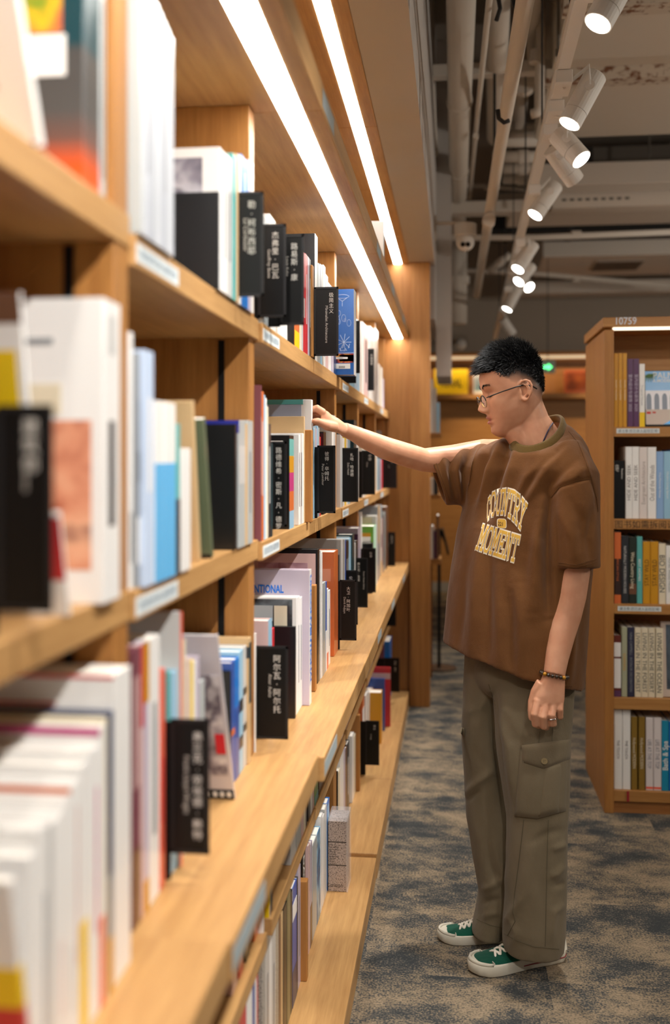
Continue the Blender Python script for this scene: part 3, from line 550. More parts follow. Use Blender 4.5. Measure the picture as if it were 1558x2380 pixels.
# --- bottom row
run('bottom', [
    (540, 556, 2292, 'D', dict(bands=((.75, 1, 'D'),))), (557, 573, 2290, 'R', {}), (573.5, 580, 2262, 'W', {}), (580.5, 587, 2268, 'W', {}), (587.5, 593, 2238, 'A', dict(top='S')), (593.5, 597, 2252, 'W', {}), (597.5, 600, 2222, 'R', {}),
], -.371)
run('bottom', [
    (610, 617, 2190, speckle('2a2826', 'b8b2a8'), dict(lab='black and white speckled spine first on the bottom row of wide bay')), (617.5, 627, 2170, 'G', dict(lines=LN)), (627.5, 632, 2165, 'W', {}), (632.5, 641, 2155, 'G', dict(lines=LN)), (641.5, 648, 2140, speckle('6a5540', 'c4b49c'), dict(lab='brown speckled spine just past the light grey spines, bottom row')), (648.5, 653, 2130, 'w', {}), (653.5, 658, 2122, 'B', {}),
    (659, 667, 2104, 'K', {}), (668, 676, 2076, 'j', {}), (676.5, 680, 2070, 'K', {}), (680.5, 690, 2054, 'A', dict(art=((0, 1, .9, 1, 'W'),), bands=((0, .3, 'N'), (.72, .86, 'W')))), (690.5, 693, 2040, 'k', {}), (693.5, 703, 2008, 'L', dict(lines=LN)), (703.5, 710, 1980, 'K', dict(lab='black spine with huge white letters, bottom row of the wide bay')),
    (717.5, 721, 1962, 'P', {}), (721.5, 726, 1958, 'L', dict(bands=((0, .4, 'w'),))), (727, 737, 1953, 'H', dict(lab='silver grey spine in plastic wrap beside the blue photograph spine', lines=())), (737.5, 745, 1930, BLUEPIC, dict(lab='spine with blue landscape photograph, bottom row of the wide bay')), (746, 750, 1893, 'W', {}), (750.5, 754, 1895, 'W', {}), (755, 760, 1875, 'G', {}), (760.5, 766, 1860, 'b', dict(lab='blue speckled spine beside the speckled box, bottom row', lines=((.05, .95, 'S', .6),))),
    (779, 783, 1800, 'B', {}), (783.5, 786, 1795, 'K', {}), (786.5, 791, 1790, 'C', {}), (791.5, 799, 1742, 'W', {}), (799.5, 803, 1740, 'L', {}), (803.5, 807, 1738, 'w', {}), (807.5, 812, 1725, 'k', dict(lines=LW)),
    (819, 823, 1706, 'W', {}), (823.5, 827, 1708, 'C', {}), (827.5, 829.5, 1690, 'E', {}), (830, 832, 1680, 'H', {}),
    (838.5, 847, 1627, 'O', dict(X=-.38, lab='tall book with orange, white and green bands on the bottom row', bands=((0, .40, 'E'), (.5, .86, 'W')))),
    (850.5, 854, 1612, 'W', {}), (854.5, 857, 1608, 'G', {}), (857.5, 860, 1606, 'W', {}), (863, 866, 1602, 'L', {}), (866.5, 869, 1600, 'w', {}), (869.5, 872, 1598, 'k', {}), (872.5, 876, 1597, 'W', {}),
    (893, 896, 1577, 'A', dict(X=-.335, dep=.1, bands=((0, .8, 'b'),))), (886, 892.5, 1602, 'o', dict(X=-.335, dep=.1, lab='mustard yellow spine standing forward on the far bottom row')), (904, 909.5, 1555, 'R', dict(X=-.312, dep=.11, lab='dark red hardback beside the mustard spine, far bottom row', art=((0, 1, .8, .9, 'P'),))), (899.5, 902, 1540, 'T', dict(X=-.36, dep=.1)), (905, 911, 1486, 'b', dict(X=-.35, dep=.12, lab='blue and teal picture book at the far end of the bottom row', art=((.25, .95, .5, .95, 'M'), (.2, .95, .2, .45, 'W')))),
], -.388)
dk = [o for o in COL.objects if o.get('label', '').startswith('black spine with huge')][0]
letter('DAVID', .030, (.0006, dk['_t'] * .2, dk['_h'] * .98), '+x', WHITE_T, [c for c in dk.children if c.name.startswith('cover')][0], offset=.02, align='LEFT', roll=-math.pi / 2, sx=1.2)
# speckled slipcase at the front of the bottom row
d = 3.10; p0 = at(769, 2037, d); p1 = at(806, 2037, d); zb = ZB[2] + .0004
tt = thing('slipcase', 'pinkish grey speckled slipcase with black text in plastic wrap, bottom row', 'book box', (p0.x - .008, p0.y, zb))
hh = z_of(1874, d) - z_of(2037, d); wd = p1.x - p0.x + .008
sl = MB().box(0, wd, 0, .1, 0, hh).build('case', speckle('4d4440', 'b7a396', 300), tt, local=True, bevel=.001)
for z in (.37, .70): MB().box(0, wd, -.0004, .0, hh * z, hh * z + .0022).build('printed_rule', BLACK, sl, local=True)
letter('London', .016, (wd - .010, -.0005, .014), '-y', mat('4a4038', .6), sl, align='RIGHT')
letter('one of\nmy whole\npart of my\none of\nsudden,\nimagined,\nmaybe\nof my\nto you,', .0075, (wd * .06, -.0005, hh * .655), '-y', mat('2a2420', .6), sl, align='LEFT', space=.95)
wr = bpy.data.materials.new('clear_wrap'); wr.use_nodes = True; b = wr.node_tree.nodes['Principled BSDF']
b.inputs['Alpha'].default_value = .18; b.inputs['Base Color'].default_value = (.95, .95, .97, 1); b.inputs['Roughness'].default_value = .08; b.inputs['Specular IOR Level'].default_value = .8
MB().box(wd + .0006, wd + .004, -.002, .1, 0, hh + .012).box(-.0, wd + .004, -.002, .1, hh + .001, hh + .012).build('plastic_wrap', wr, tt, local=True)

# ------------------------------------------------------------------ ceiling services
def pipe(name, pts, r, label, m=MW, n=16, group='painted pipes under the ceiling', rings=()):
    t = thing(name, label, 'pipe', pts[0], group)
    MB().tube(pts, r, n).build('pipe_run', m, t, smooth=True)
    g = MB()
    for p, q in rings: g.tube([p, q], r * 1.12 if not isinstance(r, list) else r[0] * 1.12, n)
    if not rings:
        a, b = Vector(pts[0]), Vector(pts[-1]); p = a + (b - a) * .55; dv = (b - a).normalized() * .03
        g.tube([p - dv, p + dv], (r if not isinstance(r, list) else r[0]) * 1.25, n)
    g.build('pipe_collar', m, t, smooth=False); return t
def arc(c, r, a0, a1, ax, ay, n=6):
    return [Vector(c) + r * (math.cos(a0 + (a1 - a0) * i / n) * Vector(ax) + math.sin(a0 + (a1 - a0) * i / n) * Vector(ay)) for i in range(n + 1)]
zp = 3.17
p0, p1 = at(1073, -60, 1.77 * F / 1125), at(1064, 545, 8.0)
rr_ = []
for f in (.30, .58, .80): q = p0.lerp(p1, f); rr_.append((q, q + Vector((0, .03, 0))))
pipe('ceiling_pipe', [p0, p0.lerp(p1, .5), p1], .058, 'thickest grey pipe running along the ceiling beside the soffit', rings=rr_)
pipe('drain_pipe', [at(1063, 530, 8.0), at(1063, 640, 8.0), at(1063, 752, 8.0)], .078, 'thick vertical pipe hanging behind the security camera')
def bend(u0, v0, u1, v1, dz, r, ue, name, label):
    a, b = at(u0, v0, dz * F / (HY - v0)), at(u1, v1, dz * F / (HY - v1))
    q = Vector((.12, 0, 0)); e = at(ue, v1 - 6, dz * F / (HY - v1)); e.y = b.y + .05; e.z = b.z
    pts = [a, a.lerp(b, .5), b] + [b + Vector((.08 * (1 - math.cos(x)), .05 * math.sin(x), 0)) for x in (.5, 1.0, 1.57)] + [e]
    return pipe(name, pts, r, label)
bend(1160, -40, 1152, 318, 1.95, .052, 1250, 'ceiling_pipe', 'pipe that turns to the right above the light track, left one of two')
bend(1242, -40, 1200, 300, 2.12, .05, 1262, 'ceiling_pipe', 'pipe that turns to the right above the light track, right one of two')
pipe('sprinkler_pipe', [at(1228, -40, 2.75), at(1165, 330, 4.3), at(1108, 686, 7.2)], .027, 'pale slanting pipe with black hangers beside the light track')
pipe('conduit_pipe', [at(1142, -40, 3.4), at(1112, 250, 5.0), at(1092, 460, 7.0)], .012, 'thin pale conduit between the two thickest ceiling pipes')
pipe('conduit_pipe', [at(1006, 160, 5.2), at(1016, 400, 6.4), at(1020, 470, 6.85)], .010, 'thin conduit along the edge of the white soffit')
pipe('conduit_pipe', [at(1000, 430, 6.8), at(1120, 432, 6.95), at(1245, 442, 7.0)], .014, 'thin horizontal conduit crossing behind the lower track lights')
pipe('sprinkler_pipe', [at(1022, 553, 6.6), at(1250, 552, 6.6), at(1600, 538, 6.6)], .020, 'long thin horizontal pipe level with the security camera')
pipe('sprinkler_pipe', [at(1022, 627, 9.0), at(1200, 632, 9.0), at(1600, 668, 9.0)], .022, 'long thin horizontal pipe just above the far ventilation grille edge')
pipe('conduit_pipe', [at(1032, 246, 7.3), at(1032, 650, 7.3), at(1038, 760, 7.3)], .018, 'thin vertical conduit hanging beside the far soffit end')
pipe('conduit_pipe', [at(1258, -30, 4.9), at(1256, 140, 4.9), at(1254, 250, 4.9), at(1248, 262, 4.9), at(1236, 265, 4.9)], .024, 'short pipe with an elbow dropping beside the track')
pipe('conduit_pipe', [at(1136, 630, 7.6), at(1186, 592, 7.5)], .026, 'short diagonal pipe behind the lower track lights')
for i, v in enumerate((365, 392, 416)):
    pipe('ceiling_pipe', [at(1170, v, 6.2 + .25 * i), at(1255, v, 6.2 + .25 * i)], .034, ('upper', 'middle', 'lower')[i] + ' one of three stacked cross pipes behind the track', group='stacked cross pipes')
DK = mat('2b2724', .6)
for (u, v0, v1, d, lb) in ((1150, -20, 365, 5.0, 'black threaded rod hanging beside the slanting pipe'), (1510, 315, 446, 6.6, 'grey hanger rod above the cable tray'), (1222, 340, 480, 6.6, 'thin hanger rod behind the middle track light'), (1298, -20, 130, 4.5, 'thin hanger rod beside the slab edge')):
    t = thing('hanger_rod', lb, 'rod', at(u, v0, d), 'hanger rods')
    a, b_ = at(u, v0, d), at(u, v1, d); a.z = 3.94
    MB().cyl(a, b_, .007, 8).build('rod', DK if u < 1200 else mat('6e675f', .5), t); MB().cyl(b_, b_ + Vector((0, 0, .03)), .014, 6).build('nut', mat('6e675f', .5), t)
for (pts, lb) in (([(1188, -20), (1200, 25), (1196, 60), (1204, 85)], 'black cable tie hanging from the slanting pipe top'), ([(1158, -10), (1163, 20), (1154, 48)], 'short black cable loop near the ceiling conduit'),
                  ([(1158, 255), (1160, 275), (1172, 285), (1184, 280)], 'black pipe clamp half way down the slanting pipe')):
    t = tag(MB().tube([at(u, v, 3.6) for u, v in pts], .008, 8).build('cable', DK, smooth=True), lb, 'cable')
# cable tray and duct with grille
t = thing('cable_tray', 'white perforated cable tray above the cross beam', 'cable tray', at(1280, 470, 6.6))
a = at(1285, 470, 6.6); MB().box(a.x, 4.5, a.y, a.y + .16, a.z - .04, a.z - .03).box(a.x, 4.5, a.y, a.y + .008, a.z - .03, a.z + .055).build('tray', MW, t)
g = MB()
for k in range(9): g.box(a.x + .06 + k * .05, a.x + .088 + k * .05, a.y - .001, a.y, a.z + .005, a.z + .02)
g.build('slots', mat('5d554c', .8), t)
t = thing('air_duct', 'wide white air duct with a dark grille far down the room', 'duct', at(1260, 620, 8.6))
d0, d1 = 8.55, 9.5; a, b_ = at(1262, 598, d0), at(1262, 650, d1)
MB().box(a.x, 4.6, a.y, a.y + .95, 3.10, 3.45).build('duct_body', MW, t, bevel=.01)
ga, gb = at(1392, 607, 8.62), at(1502, 607, 8.62)
gr = MB().box(ga.x, gb.x, ga.y + .08, ga.y + .50, 3.088, 3.0995).build('grille_frame', mat('a89c8e', .6), t); g = MB()
for k in range(18):
    x = ga.x + .02 + (gb.x - ga.x - .04) * k / 17; g.box(x - .006, x + .004, ga.y + .10, ga.y + .48, 3.084, 3.0879)
g.build('grille_slats', mat('5a5048', .7), gr)
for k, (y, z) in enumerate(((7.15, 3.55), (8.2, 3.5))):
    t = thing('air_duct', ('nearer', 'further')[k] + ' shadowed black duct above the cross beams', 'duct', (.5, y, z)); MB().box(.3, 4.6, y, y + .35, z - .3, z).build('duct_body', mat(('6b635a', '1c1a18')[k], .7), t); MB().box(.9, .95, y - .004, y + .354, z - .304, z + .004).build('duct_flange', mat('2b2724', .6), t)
# dome security camera
t = thing('security_camera', 'white dome security camera with two lenses under the cross beam', 'camera', at(1082, 540, 5.6))
c0 = at(1082, 535, 5.6); k = 5.6 / F
MB().cyl(c0 + Vector((0, 0, 14 * k)), c0 + Vector((0, 0, -14 * k)), 26 * k, 24).build('base', MTRACK, t, smooth=False, bevel=.003)
MB().ball(c0 + Vector((0, 0, -28 * k)), 21 * k, 20, 14).build('dome', MTRACK, t, smooth=True)
for s in (-1, 1):
    p = c0 + Vector((s * 6 * k, -17.5 * k, -36 * k)); MB().cyl(p, p + Vector((0, -4 * k, -2 * k)), 5.5 * k, 14).build('lens', BLACK, t)
e = at(1008, 528, 5.6); MB().box(-.10, c0.x, c0.y - .02, c0.y + .02, c0.z + 15 * k, c0.z + 20 * k).box(-.11, -.10, c0.y - .03, c0.y + .03, c0.z - .05, c0.z + .08).build('bracket', MW, t)
# second small dome far away
t = thing('security_camera', 'small far dome camera low on the back ceiling left of the hair', 'camera', at(1072, 800, 10.2)); c0 = at(1072, 800, 10.2)
MB().ball(c0, .055, 14, 10).build('dome', MTRACK, t, smooth=True); MB().cyl(c0 + Vector((0, 0, .03)), c0 + Vector((0, .42, .08)), .03, 10).build('base', MTRACK, t)

# ------------------------------------------------------------------ light track with spotlights
t = thing('light_track', 'long white ceiling track carrying the spotlights', 'light track', at(1330, 100, 2.97))
ra, rb = at(1372, -90, 2.48), at(1150, 786, 10.0); dv = (rb - ra)
def rail(off, w, h):
    rings = []
    for p in (ra, rb): rings.append([p + Vector((sx * w, 0, sz * h + off)) for sx, sz in ((-1, -1), (1, -1), (1, 1), (-1, 1))])
    return MB().loft(rings)
rail(.0, .019, .016).build('track_rail', MTRACK, t); rail(.05, .012, .010).build('track_carrier', MW, t)
g = MB()
for f in (.06, .2, .34, .5, .66, .82):
    p = ra.lerp(rb, f); g.cyl(p + Vector((0, 0, .01)), Vector((p.x, p.y, 3.28 if p.x > .47 and p.y < 6 else 3.94)), .004, 6)
g.build('track_hanger', DK, t)
GLOW = emit('lamp_face', (1, .93, .82), 14.0)
HEADS = [  # face centre px, back end px, depth, extra depth of the back end, lit, label
    (1390, 55, 1462, -75, 2.50, .025, 1, 'nearest white track spotlight cut by the top of the picture'),
    (1324, 288, 1385, 175, 3.17, .015, 1, 'second white track spotlight with its adapter box above'),
    (1352, 371, 1298, 312, 3.40, .055, 1, 'track spotlight tilted the opposite way, lit face to the right'),
    (1337, 420, 1284, 345, 3.75, -.06, 0, 'dark faced track spotlight turned away behind the tilted one'),
    (1244, 500, 1292, 430, 4.45, .025, 1, 'fifth track spotlight from the camera pointing at the shelves'),
    (1204, 626, 1240, 568, 5.50, .05, 1, 'sixth track spotlight beyond the cross beam'),
    (1206, 655, 1236, 618, 6.1, .05, 1, 'track spotlight half hidden directly under the sixth one'),
    (1231, 668, 1206, 643, 6.3, .09, 1, 'small far track spotlight with its face turned right'),
    (1179, 719, 1206, 668, 7.0, .02, 1, 'small far track spotlight lowest lit on the track'),
    (1192, 776, 1168, 742, 8.0, -.05, 0, 'last unlit track spotlight just above the hair')]
for (fu, fv, bu, bv, d, ex, lit, lb) in HEADS:
    f, bk = at(fu, fv, d), at(bu, bv, d + ex); ax = (f - bk).normalized(); L = (f - bk).length
    t = thing('track_light', lb, 'spotlight', bk, 'ceiling track spotlights'); R = .037
    MB().tube([bk, bk + ax * .004, f - ax * .045], [R * .9, R, R], 24).build('lamp_body', MTRACK, t, smooth=False)
    MB().tube([f - ax * .044, f], [R * .985, R * .985], 24).build('bezel', MTRACK, t)
    MB().cyl(f - ax * .002, f + ax * .001, R * .88, 24).build('lamp_face', GLOW if lit else mat('3a3632', .3), t)
    s = min(max((bk.y - ra.y) / dv.y, 0), 1); tp = ra.lerp(rb, s); mid = bk + ax * L * .3
    MB().box(tp.x - .026, tp.x + .026, tp.y - .08, tp.y + .05, tp.z - .056, tp.z - .0165).build('adapter', MTRACK, t, bevel=.002)
    arm = mid + Vector((0, -R - .003, 0)); MB().tube([(tp.x, tp.y - .03, tp.z - .056), (arm.x, arm.y, arm.z + .06), arm], .007, 8).cyl(arm + Vector((0, -.005, 0)), arm + Vector((0, .006, 0)), .016, 16).build('arm', MTRACK, t)
    if lit and d < 7.5: spot('spot_lamp', f + ax * .012, f + ax * 2 + Vector((0, 0, -.5)), SPOT_W * (1.0 if fu < bu else .8), 62, .8)

# ------------------------------------------------------------------ freestanding oak bookcase on the right
YB = 4.087
bx0 = on_y(1405.6, YB)[1]; bx1 = bx0 + 1.30; xin = on_y(1427.5, YB)[1]; dR = on_y(1430, YB)[0]
zt = z_of(738, dR)
def zr(v): return z_of(v, dR)
t = thing('bookcase', 'freestanding oak bookcase on the right numbered 10759', 'bookcase', (bx0, YB, 0))
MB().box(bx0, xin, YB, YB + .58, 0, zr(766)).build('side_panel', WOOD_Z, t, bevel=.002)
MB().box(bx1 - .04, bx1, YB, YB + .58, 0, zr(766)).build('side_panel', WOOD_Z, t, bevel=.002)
tp = MB().box(bx0 - .006, bx1 + .006, YB - .004, YB + .586, zr(760), zt).build('top_board', WOOD_X, t, bevel=.002)
letter('10759', 17 * dR / F / .72, Vector((on_y(1428, YB)[1], YB - .0048, zr(754.5))) - WL[tp.name], '-y', mat('d8dde4', .4), tp, name='number_lettering', align='LEFT', offset=.012, sx=.86)
MB().box(xin, bx1 - .04, YB + .010, YB + .035, zr(765.5), zr(760.2)).build('light_strip', emit('case_strip', (1, .85, .62), 1.8), t)
MB().box(xin, bx1 - .04, YB + .30, YB + .315, 0, zr(760)).build('back_panel', WOOD_X, t)
SH = [(992, 1015), (1206, 1230), (1404, 1427), (1622, 1649), (1838, 1863)]
for i, (a, b_) in enumerate(SH):
    sb = MB().box(xin, bx1 - .04, YB + .004, YB + .30, zr(b_), zr(a)).build('shelf_board', WOOD_X, t, bevel=.0015)
    off = WL[sb.name]
    if i in (0, 2):
        x0, x1 = on_y(1434 if i == 0 else 1437, YB)[1], on_y(1534 if i == 0 else 1538, YB)[1]; vv = (996, 1007) if i == 0 else (1409, 1420)
        l = MB().box(x0, x1, YB + .0032, YB + .004, zr(vv[1]), zr(vv[0])).build('shelf_label', LABELW, sb)
        letter(NOTICE, .0135, Vector(((x0 + x1) / 2, YB + .0028, zr(vv[1]) + .004)) - off, '-y', mat('3f4a55', .6), sb, name='label_lettering')
    if i == 1: letter('图书如需拆阅请联系店员', .0335, Vector((on_y(1429, YB)[1], YB + .0034, zr(1226))) - off, '-y', mat('33291f', .6), sb, name='notice_lettering', align='LEFT')
MB().box(xin, bx1 - .04, YB + .012, YB + .30, 0, zr(1863.5)).build('plinth', WOOD_D, t)
rbm = MB().box(on_y(1458, YB)[1], on_y(1463, YB)[1], YB + .001, YB + .0016, zr(1862), zr(1838)).build('ribbon', mat('a32230', .6)); tag(rbm, 'dark red ribbon bookmark hanging over the lowest bookcase shelf', 'bookmark')
SHB = [z for z, _ in SH]
CASEROW = ['first shelf', 'second shelf', 'third shelf', 'fourth shelf', 'lowest shelf']; cnt = {}
def spine(i, u0, u1, v, col, txt=None, up=0, tk='k', size=.6, lab=None, bands=(), fs=.5, dep=.20, al='CENTER', sx=1., off=0.):
    x0, x1 = on_y(u0, YB + .02)[1], on_y(u1, YB + .02)[1]; zb = zr(SHB[i]) + .0004; h = zr(v) - zb; th = x1 - x0
    cnt[i] = cnt.get(i, 0) + 1
    lb = lab or '%s book, %s from the pillar side on the %s of the freestanding bookcase' % (PAL[col][1] if isinstance(col, str) else 'printed', ORD[cnt[i] - 1], CASEROW[i])
    t = thing('book', lb, 'book', (x0, YB + .02, zb), 'books in the freestanding bookcase')
    bd = .002
    c = MB().box(0, bd, 0, dep, 0, h).box(th - bd, th, 0, dep, 0, h).box(bd, th - bd, 0, bd, 0, h).build('cover', pal(col), t, local=True, bevel=.001)
    MB().box(bd, th - bd, bd, dep - .003, .003, h - .003).build('pages', PAGES, t, local=True)
    for (z0, z1, k) in bands: MB().box(.0003, th - .0003, -.0004, .002, h * z0, h * z1).build('spine_panel', pal(k), c, local=True)
    if txt:
        w = max(v_.co.x for v_ in text_mesh(txt, off, 1, 'LEFT').vertices); s = min(th * size / .7, 9); sxx = min(1.25, h * fs / (w * s)) if fs else sx
        R = math.pi / 2 if up else -math.pi / 2; ox = th * .5 + (th * size * .5 if up else -th * size * .5)
        zc = h * (.5 if al == 'CENTER' else al)
        letter(txt, s, (ox, -.0007, zc), '-y', mat(PAL[tk][0], .5) if tk in PAL else mat(tk, .5), c, roll=R, name='spine_lettering', sx=sxx, offset=off)
    return t, x0, x1, zb, h
for u in (1427.8, 1438, 1448.3): spine(0, u, u + 9.6, 820, 'o', 'PACIFIC MODERN', 0, 'C', .35, fs=.55, lab={1427: 'mustard slim book first on the first shelf of freestanding bookcase', 1438: 'mustard slim book second of three on the first bookcase shelf', 1448: 'mustard slim book beside the purple books on the first bookcase shelf'}[int(u)])
for u, n in ((1459, 'nearer the mustard books'), (1473, 'nearer the white and yellow book')): spine(0, u, u + 13.4, 833, 'V', '室内设计与装饰 2020', 0, 'L', .5, fs=.55, lab='purple book of a pair on the first bookcase shelf, ' + n)
spine(0, 1487, 1499.5, 845, 'W', 'Tropical House', 0, 'g', .35, fs=.4, bands=((0, .23, 'Y'),), lab='white book with yellow foot beside the swimming pool cover')
# face-out book with swimming pool cover
x0, x1 = on_y(1504, YB)[1], on_y(1602, YB)[1]; zb = zr(SHB[0]) + .0035; h = zr(858) - zb
t = thing('book', 'face-out book with white arcade and blue swimming pool on its cover', 'book', (x0, YB + .05, zb), 'books in the freestanding bookcase', rot=(math.radians(-6), 0, 0)); wd = x1 - x0
c = MB().box(0, wd, 0, .003, 0, h).box(0, wd, .022, .025, 0, h).box(0, .003, .003, .022, 0, h).build('cover', BLACK, t, local=True); MB().box(.003, wd - .003, .003, .022, .003, h - .003).build('pages', PAGES, t, local=True)
def pic(x0_, x1_, z0_, z1_, m, y=.0004): MB().box(wd * x0_, wd * x1_, -y, 0, h * z0_, h * z1_).build('cover_picture', m, c, local=True)
pic(.04, 1, .03, .99, mat('7fb2e0', .3, coat=.4)); pic(.04, 1, .30, .64, mat('e9e6ea', .3), .0008); pic(.04, 1, .03, .30, mat('c9b7a8', .3), .0008)
g = MB()
for k in range(5):
    xa = wd * (.12 + .19 * k); rings = [[(xa + wd * .06 * math.cos(a), -.0012 + yy, h * .5 + h * .09 * math.sin(a)) for a in [math.pi * j / 8 for j in range(9)]] + [(xa - wd * .06, -.0012 + yy, h * .3), (xa + wd * .06, -.0012 + yy, h * .3)] for yy in (0, .0004)]
    g.loft(rings)
g.build('cover_picture', mat('8c94a0', .4), c, local=True)
MB().loft([[(wd * .45, yy, h * .03), (wd, yy, h * .03), (wd, yy, h * .27)] for yy in (-.0014, -.001)]).build('cover_picture', mat('1f9adf', .2), c, local=True)
pic(.06, .16, .22, .26, mat('c83a34', .5), .0016); pic(.2, .28, .23, .26, mat('c83a34', .5), .0016)
g = MB()
for k in range(9): a = -2.6 + k * .33; p = Vector((wd * .12, -.0012, h * .93)); g.tube([p, p + Vector((.035 * math.cos(a), 0, .03 * math.sin(a)))], [.003, .0006], 5)
g.build('cover_picture', mat('5d7a45', .5), c, local=True)
letter('PALM', .034, (wd * .22, -.0016, h * .86), '-y', WHITE_T, c, align='LEFT'); letter('A MODERN', .017, (wd * .22, -.0016, h * .79), '-y', WHITE_T, c, align='LEFT', offset=.01)
# second shelf
x0, x1 = on_y(1428.5, YB)[1], on_y(1453.5, YB)[1]; zb = zr(SHB[1]) + .0004; h = zr(1070) - zb
t = thing('category_sign', 'black sign with two white characters beside white books in freestanding bookcase', 'sign', (x0, YB + .012, zb), 'black category signs')
MB().box(0, x1 - x0, 0, .003, 0, h).build('plate', BLACK, t, local=True); MB().box(0, x1 - x0, .003, .10, 0, .002).build('foot', BLACK, t, local=True)
letter('住\n宅', .016, ((x1 - x0) * .3, -.0006, h * .87), '-y', mat('d8d4cc', .6), t, space=.8); letter('Residence', .010, ((x1 - x0) * .7, -.0006, h * .86), '-y', mat('d8d4cc', .6), t, roll=-math.pi / 2, align='LEFT', name='translation_lettering')
spine(1, 1454.5, 1470, 1038, 'W', 'HIDE AND SEEK', 1, '6b655e', .5, fs=.5); spine(1, 1470.5, 1486, 1038, 'W', 'HIDE AND SEEK', 1, '6b655e', .5, fs=.5)
spine(1, 1487, 1505, 1039, mat('e6dcd6', .4), 'Evergreen Architecture', 1, 'a79c94', .5, fs=.6, lab='faint pinkish white book third of the white spines, second bookcase shelf'); spine(1, 1506, 1526, 1039, 'W', 'Out of the Woods', 1, '8d8a86', .55, fs=.5)
spine(1, 1526.5, 1543, 1049, mat('8fb2dc', .4), 'The Monocle House', 0, 'W', .25, fs=.4, lab='periwinkle blue book beside white spines, second shelf of freestanding bookcase'); spine(1, 1543.5, 1562, 1049, 'S', 'Modern Living Spaces', 0, 'W', .25, fs=.4); spine(1, 1563, 1580, 1045, 'b')
# third shelf
spine(2, 1428.5, 1444, 1236, mat('3b2a26', .4), 'AMERICAN STYLE', 0, 'O', .3, fs=.5, bands=((.62, .99, 'O'), (0, .12, 'O')), lab='black and orange book first on the third shelf of freestanding bookcase'); spine(2, 1445, 1462, 1246, 'k', 'NATURALLY MODERN HOUSES', 0, 'G', .35, fs=.7); spine(2, 1463, 1480, 1249, mat('2b332c', .35), 'Wine Country Living', 0, 'C', .5, fs=.55, bands=((.14, .3, 'w'),), lab='dark green book with cream title on the third bookcase shelf')
spine(2, 1481, 1494, 1247, 'T', 'BEST HOMES', 0, 'W', .4, fs=.4); spine(2, 1495, 1512, 1259, 'o', 'STAY WILD', 1, '5a3a10', .6, fs=.42); spine(2, 1512.7, 1531, 1259, 'o', 'STAY WILD', 1, '5a3a10', .6, fs=.42)
spine(2, 1532, 1548, 1263, 'C', 'BIO DESIGN', 0, '4a4a48', .8, fs=.62); spine(2, 1549, 1566, 1268, 'W', 'Nordic Wood Houses', 0, 'g', .4, fs=.6); spine(2, 1567, 1584, 1262, 'g')
# fourth shelf
spine(3, 1428, 1444, 1478, mat('6b3026', .4), None, bands=((.14, .62, 'W'), (.65, .88, 'W'), (0, .1, 'V')), lab='brick red book with white strips first on the fourth bookcase shelf'); spine(3, 1445.5, 1458.5, 1459, 'e' if 0 else mat('a9ab8f', .5), 'GARDENS', 0, 'o', .4, fs=.5, lab='sage green book second on the fourth shelf of freestanding bookcase')
spine(3, 1459.5, 1475, 1459, mat('33334a', .4), 'NINA CAMPBELL  INTERIOR DECORATION', 0, 'g', .4, fs=.85, lab='dark blue grey book beside cream capital lettered spines, fourth bookcase shelf')
for u0, u1, s in ((1476, 1491, 'LIVING IN THE FOREST'), (1491.6, 1507, 'LIVING IN THE FOREST'), (1508, 1523, 'LIVING IN THE DESERT'), (1525, 1542, 'LIVING BY THE OCEAN')): spine(3, u0, u1, 1460, 'C', s, 0, '4d463c', .62, fs=.86)
x0, x1 = on_y(1543, YB)[1], on_y(1640, YB)[1]; zb = zr(SHB[3]) + .0030; h = zr(1447) - zb
t = thing('book', 'face-out book with pale frame and dark picture, fourth bookcase shelf', 'book', (x0, YB + .03, zb), 'books in the freestanding bookcase', rot=(math.radians(-5), 0, 0)); wd = x1 - x0
c = MB().box(0, wd, 0, .003, 0, h).box(0, wd, .018, .021, 0, h).box(0, .003, .003, .018, 0, h).build('cover', mat('cbb9ab', .4), t, local=True); MB().box(.003, wd - .003, .003, .018, .003, h - .003).build('pages', PAGES, t, local=True)
MB().box(wd * .12, wd * .96, -.0005, 0, h * .1, h * .96).build('cover_picture', photo(21, ['2a3038', '5b6672', '39424c'], 9), c, local=True)
# lowest shelf
for u0, u1, n in ((1428.3, 1447, 'first'), (1448, 1466, 'second')): spine(4, u0, u1, 1652, 'W', 'THE TOUCH', 0, '5a5650', .33, fs=.23, bands=((.81, .99, 'W'),), lab='tall white book with red line, %s on the lowest bookcase shelf' % n)
for u0, u1, n in ((1468, 1482, 'beside the white pair'), (1485, 1500, 'beside the pale pair')): spine(4, u0, u1, 1667, mat('8d6f2c', .4), 'Hollywood MODERN', 0, 'C', .5, fs=.42, lab='bronze gold book on the lowest bookcase shelf ' + n)
for u0, u1, n in ((1502, 1519, 'left'), (1520, 1538, 'right')): spine(4, u0, u1, 1668, mat('e3dad8', .35), 'LIFE AT THE TOP', 0, '8b8b95', .5, fs=.4, lab='pale pinkish book on the lowest bookcase shelf, %s one of a pair' % n, bands=((0.02, .05, 'Q'),))
spine(4, 1538.6, 1555, 1674, mat('1e8db0', .35), 'Bath & Spa', 1, 'W', .75, fs=.42, off=.01, lab='turquoise book with bold white title on the lowest bookcase shelf'); spine(4, 1556, 1573, 1676, 'b', lab='blue book at the picture edge on the lowest bookcase shelf')

